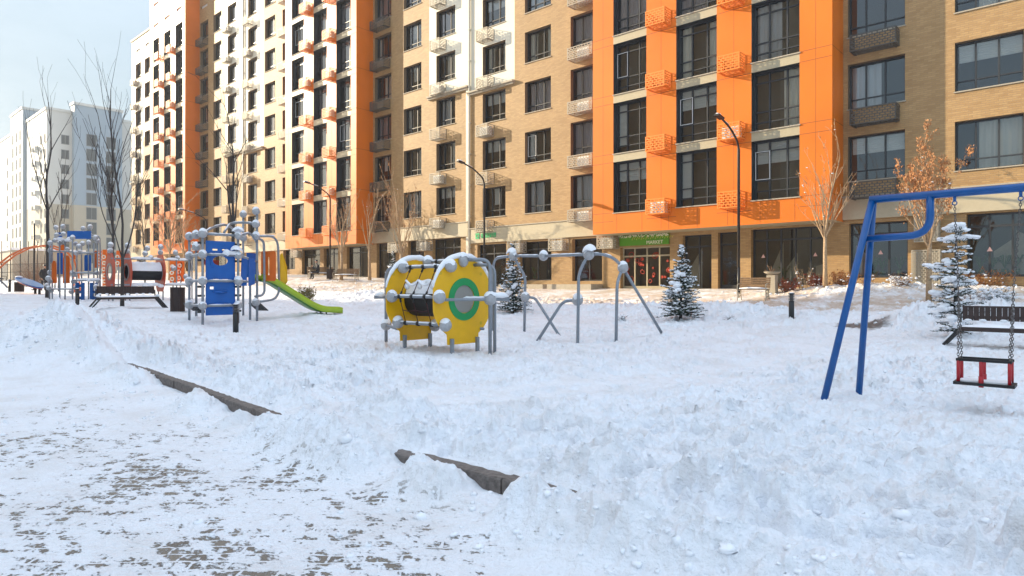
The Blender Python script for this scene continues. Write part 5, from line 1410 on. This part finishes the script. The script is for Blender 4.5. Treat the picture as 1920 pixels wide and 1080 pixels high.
tree('bare_tree', 'slim bare dark tree behind the orange tunnel, left of the trunk by the bench', gp(212, 36), 'bark', 14, 9.0, 3.4, .085, bt, nb=4, spread=.34, levels=3, up=1.0, bend=.06, rmin=.010)
tree('bare_tree', 'bare dark tree rising behind the blue climbing tower', gp(437, 29.5), 'bark', 23, 9.0, 3.8, .09, bt, nb=4, spread=.55, levels=3, up=.9, bend=.08, rmin=.007, seglen=.5)
tree('bare_tree', 'thin bare sapling in front of the pale far blocks', gp(110, 44), 'bark', 31, 7.2, 3.6, .05, bt, nb=4, spread=.38, levels=3, up=1.0, bend=.07, rmin=.011)
tree('bare_tree', 'thin bare sapling behind the orange tunnel towards the tower', gp(272, 47), 'bark', 37, 6.4, 3.0, .06, bt, nb=5, spread=.45, levels=3, up=.9, bend=.07, rmin=.011)
lt = 'pale sunlit trees along the promenade'
tree('pale_tree', 'pale sunlit bare tree in front of the orange bay corner, snow in its fork', gp(1547, 25.4), 'palebark', 52, 5.0, 1.95, .085, lt, leafn=160, snowy=10, nb=11, spread=.52, levels=4, up=1.0, bend=.06, rmin=.006, seglen=.28)
tree('pale_tree', 'pale tree with rusty dry leaves behind the loop of the blue swing frame', gp(1742, 21.5), 'palebark', 63, 4.6, 1.9, .09, lt, leafn=5200, snowy=26, nb=12, spread=.44, levels=4, up=1.0, bend=.06, rmin=.006, seglen=.25)
tree('pale_tree', 'forked pale tree behind the sunlit empty bench', gp(640, 46.5), 'palebark', 71, 5.8, 1.9, .12, lt, leafn=500, snowy=4, nb=7, spread=.42, levels=4, up=1.0, bend=.07, rmin=.010)
tree('pale_tree', 'forked pale tree against the orange side of the peach bay', gp(693, 46.5), 'palebark', 82, 5.9, 2.0, .12, lt, leafn=350, snowy=4, nb=6, spread=.36, levels=4, up=1.0, bend=.07, rmin=.010)
tree('pale_tree', 'pale tree with dry leaves just left of the yellow tunnel', gp(752, 42), 'palebark', 94, 5.9, 1.9, .14, lt, leafn=900, snowy=6, nb=8, spread=.42, levels=4, up=1.0, bend=.07, rmin=.010)
tree('pale_tree', 'distant pale tree with brown leaves above the orange tunnel', gp(318, 58), 'palebark', 101, 7.0, 2.6, .12, lt, leafn=2600, nb=8, spread=.55, levels=4, up=.9, bend=.08, rmin=.012)
tree('pale_tree', 'distant leafy brown tree above the litter bin', gp(345, 62), 'palebark', 111, 5.6, 2.2, .12, lt, leafn=1600, nb=8, spread=.55, levels=4, up=.9, bend=.08, rmin=.012)

# long low side branches of the leafy tree reaching left behind the swing frame
def conifer(name, label, p, h, w, seed, snowy=.5, dens=1.0, topsnow=False, lean=0, sparse=False):
    rnd = random.Random(seed); root = empty(name, tuple(p), label, 'fir tree', 'small snow dusted firs in the playground')
    nd, sn, tr = MB(), MB(), MB(); tr.tube([(0, 0, -.1), (lean*.5, 0, h*.5), (lean, 0, h*.98)], [.05, .035, .012], 8)
    nw = int(h/.085)
    for i in range(nw):
        t = i/nw; z = .10+t*(h-.14)+rnd.uniform(-.07, .07)*(1-t); rw = w*.5*((1-t)**.8 if not sparse else (1-t)**.55)*rnd.uniform(.82, 1.1) + .03
        if h > 2 and not sparse and t > .62: rw = max(rw, .12)
        for k in range(int((5 + 6*(1-t))*dens)):
            if sparse and rnd.random() < .25: continue
            a = rnd.uniform(0, 6.28); L_ = rw*rnd.uniform(.6, 1.12); d = Vector((math.cos(a), math.sin(a), rnd.uniform(-.15, .35) if t < .8 else rnd.uniform(.4, 1.2))).normalized()
            b0_ = Vector((lean*t, 0, z)); tip = b0_ + d*L_
            nd.tube([b0_, tip], [.008, .003], 3, False)
            m = max(4, int(L_/.035))
            for j in range(m):
                q = b0_.lerp(tip, (j+.6)/m)
                for s in range(3):
                    sd = Vector((rnd.gauss(0, 1), rnd.gauss(0, 1), rnd.gauss(0, .6))).normalized(); e = q + (sd*.75+d*.6).normalized()*rnd.uniform(.035, .07)
                    n_ = d.cross(sd).normalized()*.010
                    nd.add([q-n_, q+n_, e+n_*.3, e-n_*.3], [(0, 1, 2, 3)])
                if rnd.random() < snowy*.42: sn.ball(q+Vector((0, 0, .022)), rnd.uniform(.014, .036), 6, 4, (1.4, 1.4, .8), jit=.15, rnd=rnd)
        
    for k in range(int(9*snowy)):
        t = rnd.uniform(.1, .7); a = rnd.uniform(3.6, 5.6); q = w*.36*(1-t); c = Vector((math.cos(a)*q+lean*t, math.sin(a)*q, h*t))
        for e in range(5): sn.ball(c+Vector((rnd.gauss(0, .06), rnd.gauss(0, .06), rnd.gauss(0, .04))), rnd.uniform(.05, .10), 9, 6, (1.2, 1.1, .7), jit=.08, rnd=rnd)
    if topsnow:
        for c, rr in (((.02, 0, h-.02), .17), ((-.12, 0, h-.10), .13), ((.16, 0, h-.10), .13), ((-.22, 0, h-.34), .12), ((.0, -.05, h-.32), .16), ((.22, .0, h-.30), .12), ((.22, 0, h*.48), .14), ((.10, 0, h*.46), .12), ((-.42, 0, h*.62), .13), ((-.55, 0, h*.64), .10), ((-.30, 0, h*.59), .11), ((-.38, 0, h*.52), .10)):
            [sn.ball(Vector(c)+Vector((rnd.gauss(0, rr*.5), rnd.gauss(0, rr*.4), rnd.gauss(0, rr*.16))), rr*rnd.uniform(.35, .75), 9, 6, (1.3, 1.1, .6), jit=.12, rnd=rnd) for _ in range(7)]
            for e in range(16): a = rnd.uniform(0, 6.28); q = Vector(c)+Vector((math.cos(a)*rr*.9, math.sin(a)*rr*.9, -rr*.2)); nd.add([q, q+Vector((.012, 0, 0)), q+Vector((math.cos(a)*.08, math.sin(a)*.08, -.06)), q+Vector((math.cos(a)*.08-.008, math.sin(a)*.08, -.07))], [(0, 1, 2, 3)])
    for nm, mb, m in (('trunk', tr, 'bark'), ('needles', nd, 'needle'), ('snow_cover', sn, 'snow')):
        o = bpy.data.objects.new(nm, mb.mesh(nm, M[m])); COL.objects.link(o); o.parent = root
conifer('fir_tree', 'small snow dusted fir under the left end of the climbing frame', gp(962, 25.6), 2.75, 1.5, 5, .5, 1.7)
conifer('fir_tree', 'slim snow dusted fir in front of the tall dark shop doors', gp(1276, 20.2), 2.3, 1.45, 6, .75, 1.8, lean=.06)
conifer('fir_tree', 'ragged fir with thick snow cushions behind the right bench', gp(1792, 14.9), 2.5, 1.30, 7, 1.1, .8, topsnow=True, sparse=True)
conifer('fir_tree', 'dark little fir seen above the yellow tunnel on the left', gp(737, 40), 2.3, 1.3, 8, .4, 1.0)

def shrub(label, p, r, h, n, m, seed, snowy=0, name='dry_shrub', leaf=None):
    rnd = random.Random(seed); root = empty(name, tuple(p), label, 'shrub'); tw, sn, lf = MB(), MB(), MB()
    for k in range(n):
        a = rnd.uniform(0, 6.28); d = Vector((math.cos(a)*rnd.uniform(.2, 1)*r, math.sin(a)*rnd.uniform(.2, 1)*r, h*rnd.uniform(.4, 1))); pts = [Vector((rnd.gauss(0, r*.2), rnd.gauss(0, r*.2), -.05))]
        for i in range(5): pts.append(pts[0] + d*((i+1)/5) + Vector((rnd.gauss(0, .03), rnd.gauss(0, .03), rnd.gauss(0, .03))))
        tw.tube(pts, [.010, .008, .007, .005, .004, .003], 4, False)
        for q in pts[2:]:
            e = q + Vector((rnd.gauss(0, .09), rnd.gauss(0, .09), rnd.gauss(.03, .06))); tw.tube([q, e], .004, 3, False)
            if snowy and rnd.random() < snowy: sn.ball(q, rnd.uniform(.02, .05), 6, 4, (1.2, 1.2, .7))
            if leaf:
                for z in range(3): c = e+Vector((rnd.gauss(0, .05), rnd.gauss(0, .05), rnd.gauss(0, .05))); s = rnd.uniform(.02, .04); lf.add([c, c+Vector((s, 0, s)), c+Vector((s, s, 0)), c+Vector((0, s, -s))], [(0, 1, 2, 3)])
    for nm, mb, mm in (('stems', tw, m), ('snow_cover', sn, 'snow'), ('dry_leaves', lf, leaf)):
        if mb.v: o = bpy.data.objects.new(nm, mb.mesh(nm, M[mm])); COL.objects.link(o); o.parent = root
M['berry'] = mat('red_berries', (.28, .07, .04), .6); M['olive'] = mat('olive_leaf', (.16, .15, .05), .7, noise=.3)
shrub('round olive shrub with snow beside the lime slide', gp(573, 32.5), .42, .62, 90, 'twig', 3, .25, leaf='olive')
shrub('dry shrub with red leaves beside the stone planter', gp(1478, 26.0), .40, .50, 40, 'twig', 4, .1, leaf='berry')
shrub('pale curling dry shrub in front of the wide dark shop window', gp(1507, 26.1), .4, .95, 22, 'palebark', 5, .1)
shrub('low red leaved shrub left of the pale tree trunk', gp(1530, 26.3), .35, .45, 60, 'twig', 6, .15, leaf='berry')
shrub('dry brown stems right of the pale tree trunk', gp(1580, 26.0), .6, .60, 60, 'twig', 7, .1, leaf='leaf')
shrub('dry stems poking from the snow bed under the brick pillar', gp(1627, 24.5), .3, .42, 24, 'twig', 8, .1)
shrub('snow covered low shrub under the swing beam', gp(1690, 23.5), .5, .45, 50, 'twig', 9, .5)
shrub('rusty hedge-like shrub under the cafe window at the right', gp(1850, 24.2), .9, .62, 130, 'twig', 10, .15, leaf='leaf')
shrub('snowy twiggy shrub right of the ragged fir', gp(1826, 19.5), .7, .62, 110, 'twig', 12, .7)
shrub('snow bent shrub behind the right bench', gp(1872, 17.0), .42, .55, 50, 'needle', 13, .9)
shrub('bare bush at the far left behind the arch', gp(62, 52), 1.6, 2.4, 150, 'twig', 14, 0)
shrub('dry shrub far left beside the dark walker', gp(75, 48), .8, 1.7, 80, 'twig', 15, 0)
shrub('tiny dark twigs poking from the snow right of the climbing frame', gp(1167, 20.8), .10, .16, 14, 'bark', 16, .3)
shrub('tiny dark tuft in the snow between fir and bollard', gp(1368, 19.4), .10, .15, 14, 'bark', 17, .4)

# ------------------------------------------------------------ far left odds and ends
def arch():
    g0 = at(-70, 545, 36); pts = [at(-70, 548, 36), at(-30, 520, 36.5), at(0, 493, 37), at(20, 478, 37.5), at(45, 466, 38), at(70, 461, 38.4), at(92, 462, 38.8), at(112, 470, 39.2), at(128, 487, 39.6), at(137, 515, 40), at(140, 548, 40.3)]
    root = empty('climbing_arch', (pts[5].x, pts[5].y, G(pts[5].x, pts[5].y)), 'large orange climbing arch behind the far climbing house', 'climbing arch')
    off = Vector((.55, .15, 0)); M['arch'] = mat('orange_red_tube', (.66, .15, .03), .45)
    for k in (0, 1): MB().tube([q+off*k for q in pts], .05, 8).build('side_tube', M['arch'], root)
    for q in pts[1:-1]: MB().tube([q, q+off], .03, 6).build('rung', M['porange'], root)
arch()
def board():
    a, b = at(32, 521, 40), at(78, 541, 38); U = (b-a).normalized(); c = a.lerp(b, .5)
    root = empty('balance_board', (c.x, c.y, G(c.x, c.y)), 'tilted blue oval board with orange underside far left', 'balance board')
    S = U.cross(Vector((0, 0, 1))).normalized(); N_ = S.cross(U); L_ = (b-a).length/2
    MB().prism(circ(1, 26, 0, 0, 1), c, U*L_, S*.42, N_*.07).build('deck', M['bluesteel'], root)
    MB().prism(circ(1, 26, 0, 0, 1), c-N_*.07, U*L_*.9, S*.36, N_*.068).build('underside', M['pred'], root)
    for q_ in (.3, .9): MB().tube([b-U*q_, b-U*q_+Vector((0, 0, -.6))], .065, 10).build('foot', M['black'], root)
    s = MB(); s.ball(a.lerp(b, .08)+N_*.1, .16, 10, 6, (1.2, 1.2, .5)); s.build('snow_cover', M['snow'], root)
board()
def seesaw():
    pts = [at(-20, 522, 37), at(0, 526, 37), at(6, 531, 37.2), at(14, 539, 37.5)]
    root = empty('seesaw', tuple(gp(2, 37)), 'grey seesaw arm with handle at the far left edge', 'seesaw')
    MB().tube(pts, .05, 8).build('beam', M['tube'], root); MB().bar(at(-12, 519, 37), at(3, 523, 37), .3, .06).build('seat', M['black'], root)
    q = at(-8, 530, 37); MB().tube([q, (q.x, q.y, G(q.x, q.y)-.1)], .08, 8).build('foot', M['black'], root)
    q = at(2, 518, 37); MB().tube([q, q+Vector((.2, .2, .0)), q+Vector((.2, .2, -.25))], .02, 6).build('handle', M['black'], root)
seesaw()
# tall court fence posts and rails far left
fr = empty('court_fence', tuple(gp(45, 66)), 'tall dark mesh fence of the ball court at the far left', 'fence')
for i, px in enumerate((-12, 3, 20, 38, 53, 63, 70, 84, 98)):
    q = gp(px, 64+i*.6); MB().tube([q, q+Vector((0, 0, 4.2))], .045, 6).build('post', M['black'], fr)
rl = MB(); qa, qb = gp(-12, 64), gp(98, 69)
for z in (.3, 1.1, 1.9): rl.tube([qa+Vector((0, 0, z)), qb+Vector((0, 0, z))], .025, 5)
for k in range(70): q = qa.lerp(qb, k/69); rl.tube([q+Vector((0, 0, .2)), q+Vector((0, 0, 1.9))], .010, 3, False)
rl.build('rails', M['black'], fr)
q = gp(64, 45); 
fp = empty('pole', tuple(q), 'slim dark pole left of the far climbing house', 'pole'); MB().tube([q, q+Vector((0, 0, 4.6))], .06, 8).build('shaft', M['black'], fp); MB().box((q.x-.15, q.y-.15, q.z-.05), (q.x+.15, q.y+.15, q.z+.06)).build('base', M['black'], fp)
lowb = at(28, 500, 92); gz = G(lowb.x, lowb.y)
lr = empty('low_building', (lowb.x, lowb.y, gz), 'long low grey service building behind the court fence', 'service building')
MB().box((lowb.x-34, lowb.y-2, gz-1), (lowb.x+9, lowb.y+6, gz+3.6)).build('wall', M['cornice'], lr); MB().box((lowb.x-34.2, lowb.y-2.3, gz+3.603), (lowb.x+9.2, lowb.y+6.2, gz+3.9)).build('roof', M['snow'], lr)
gd = MB()
for k in range(6): gd.box((lowb.x-30+k*6.5, lowb.y-2.04, gz-.2), (lowb.x-26+k*6.5, lowb.y-1.98, gz+2.4))
gd.build('door', M['dark'], lr)

# ------------------------------------------------------------ people
def body(name_parent, joints, edges, radii, m, nm='body', levels=2):
    me = bpy.data.meshes.new(nm); me.from_pydata([Vector(j) for j in joints], edges, []); me.update()
    o = bpy.data.objects.new(nm, me); COL.objects.link(o); o.parent = name_parent
    sk = o.modifiers.new('skin', 'SKIN'); sb = o.modifiers.new('sub', 'SUBSURF'); sb.levels = sb.render_levels = levels
    for i, v in enumerate(me.skin_vertices[0].data): v.radius = radii[i] if hasattr(radii[i], '__len__') else (radii[i], radii[i]); v.use_root = (i == 0)
    me.materials.append(m); sk.use_smooth_shade = True
    return o
def person(label, loc, rz, pose, bag=False):
    root = empty('person', loc, label, 'person', None, rz)
    if pose == 'sit':                                      # facing -y, seated at .45
        J = [(0, 0, .52), (0, -.02, .72), (0, -.07, .95), (0, -.10, 1.10), (0, -.12, 1.20),
             (-.18, -.09, 1.04), (-.25, -.16, .82), (-.17, -.34, .80), (-.07, -.42, .92), (.18, -.09, 1.04), (.25, -.16, .82), (.17, -.34, .82), (.07, -.42, .94),
             (-.11, -.08, .50), (-.14, -.46, .52), (-.13, -.50, .10), (-.13, -.62, .05), (.11, -.08, .50), (.14, -.46, .50), (.12, -.40, .10), (.12, -.52, .05)]
    else:                                                  # standing, mid stride, bent slightly forward
        J = [(0, 0, .93), (0, .0, 1.10), (0, -.05, 1.30), (0, -.09, 1.44), (0, -.12, 1.54),
             (-.19, -.07, 1.38), (-.25, -.02, 1.12), (-.22, -.16, .92), (-.21, -.20, .84), (.19, -.07, 1.38), (.25, -.04, 1.12), (.22, -.20, .94), (.20, -.24, .86),
             (-.10, 0, .88), (-.12, -.10, .48), (-.12, .08, .10), (-.12, -.04, .05), (.10, 0, .88), (.12, .05, .48), (.12, .12, .10), (.12, .0, .05)]
    E = [(0, 1), (1, 2), (2, 3), (3, 4), (2, 5), (5, 6), (6, 7), (7, 8), (2, 9), (9, 10), (10, 11), (11, 12), (0, 13), (13, 14), (14, 15), (15, 16), (0, 17), (17, 18), (18, 19), (19, 20)]
    Rr = [(.17, .13), (.17, .13), (.19, .13), (.09, .08), (.055, .055), .075, .062, .05, .035, .075, .062, .05, .035, .10, .078, .055, .045, .10, .078, .055, .045]
    body(root, J, E, Rr, M['coat'])
    n = Vector(J[4]); hd = n + Vector((0, -.035, .10))
    h = MB(); h.ball(hd, .098, 16, 12, (.82, 1.0, 1.2)); h.ball(hd+Vector((0, -.10, -.01)), .018, 6, 5, (1, 1.2, 1.4))
    for s in (-1, 1): h.ball(hd+Vector((s*.08, .01, 0)), .022, 6, 5, (.5, 1, 1.3))
    h.build('head', M['skin'], root, world_coords=False)
    e = MB()
    for s in (-1, 1): e.ball(hd+Vector((s*.032, -.088, .02)), .011, 6, 5)
    e.tube([hd+Vector((-.025, -.088, -.055)), hd+Vector((.025, -.088, -.055))], .006, 5); e.build('face', M['pred'], root, world_coords=False)
    MB().ball(hd+Vector((0, .012, .03)), .104, 14, 8, (.88, 1.02, 1.12), zmin=-.1).build('hair', M['black'], root, world_coords=False)
    for s, j in ((-1, 8), (1, 12)):
        p0 = Vector(J[j]); d = (p0 - Vector(J[j-1])).normalized(); hm = MB(); hm.tube([p0, p0+d*.07], [.028, .036], 8)
        for f in range(4): o_ = Vector((s*(-.024+.016*f), 0, 0)); hm.tube([p0+d*.06+o_, p0+d*(.10-.004*abs(f-1))+o_, p0+d*.125+o_+Vector((0, 0, -.02))], [.009, .008, .006], 5)
        hm.tube([p0+d*.02, p0+d*.05+Vector((-s*.035, 0, .01)), p0+d*.085+Vector((-s*.04, 0, .01))], [.011, .009, .007], 5)
        hm.build('hand', M['skin'], root, world_coords=False)
    if bag:
        MB().ball((0, .20, 1.22), .19, 12, 8, (.85, .7, 1.25)).build('hood', M['coat'], root, world_coords=False)
    return root
p = gp(597, 47.5); person('seated person in dark coat on the far bench holding hands together', (p.x, p.y, p.z+.02), R(-105+90), 'sit')
p = gp(82, 44); person('person in dark winter clothes bending behind the far climbing house', tuple(p), R(100), 'walk', True)

# ------------------------------------------------------------ winter haze
hz = MB().box((-330, -45, -3), (60, 120, 46)); hm = bpy.data.materials.new('haze'); hm.use_nodes = True
N_ = hm.node_tree.nodes; N_.remove(N_['Principled BSDF']); pv = N_.new('ShaderNodeVolumePrincipled')
pv.inputs['Color'].default_value = (.93, .96, 1, 1); pv.inputs['Density'].default_value = .0007; pv.inputs['Anisotropy'].default_value = .35
hm.node_tree.links.new(pv.outputs[0], N_['Material Output'].inputs['Volume'])
ho = hz.build('haze', hm); ho['kind'] = 'stuff'; ho['label'] = 'thin winter haze over the courtyard'

for o in bpy.data.objects:
    if o.name.split('.')[0] in ('snow_cover', 'dry_leaves', 'needles', 'stems', 'dry_stems', 'rope_net', 'window_stickers') and o.parent: o['kind'] = 'stuff'
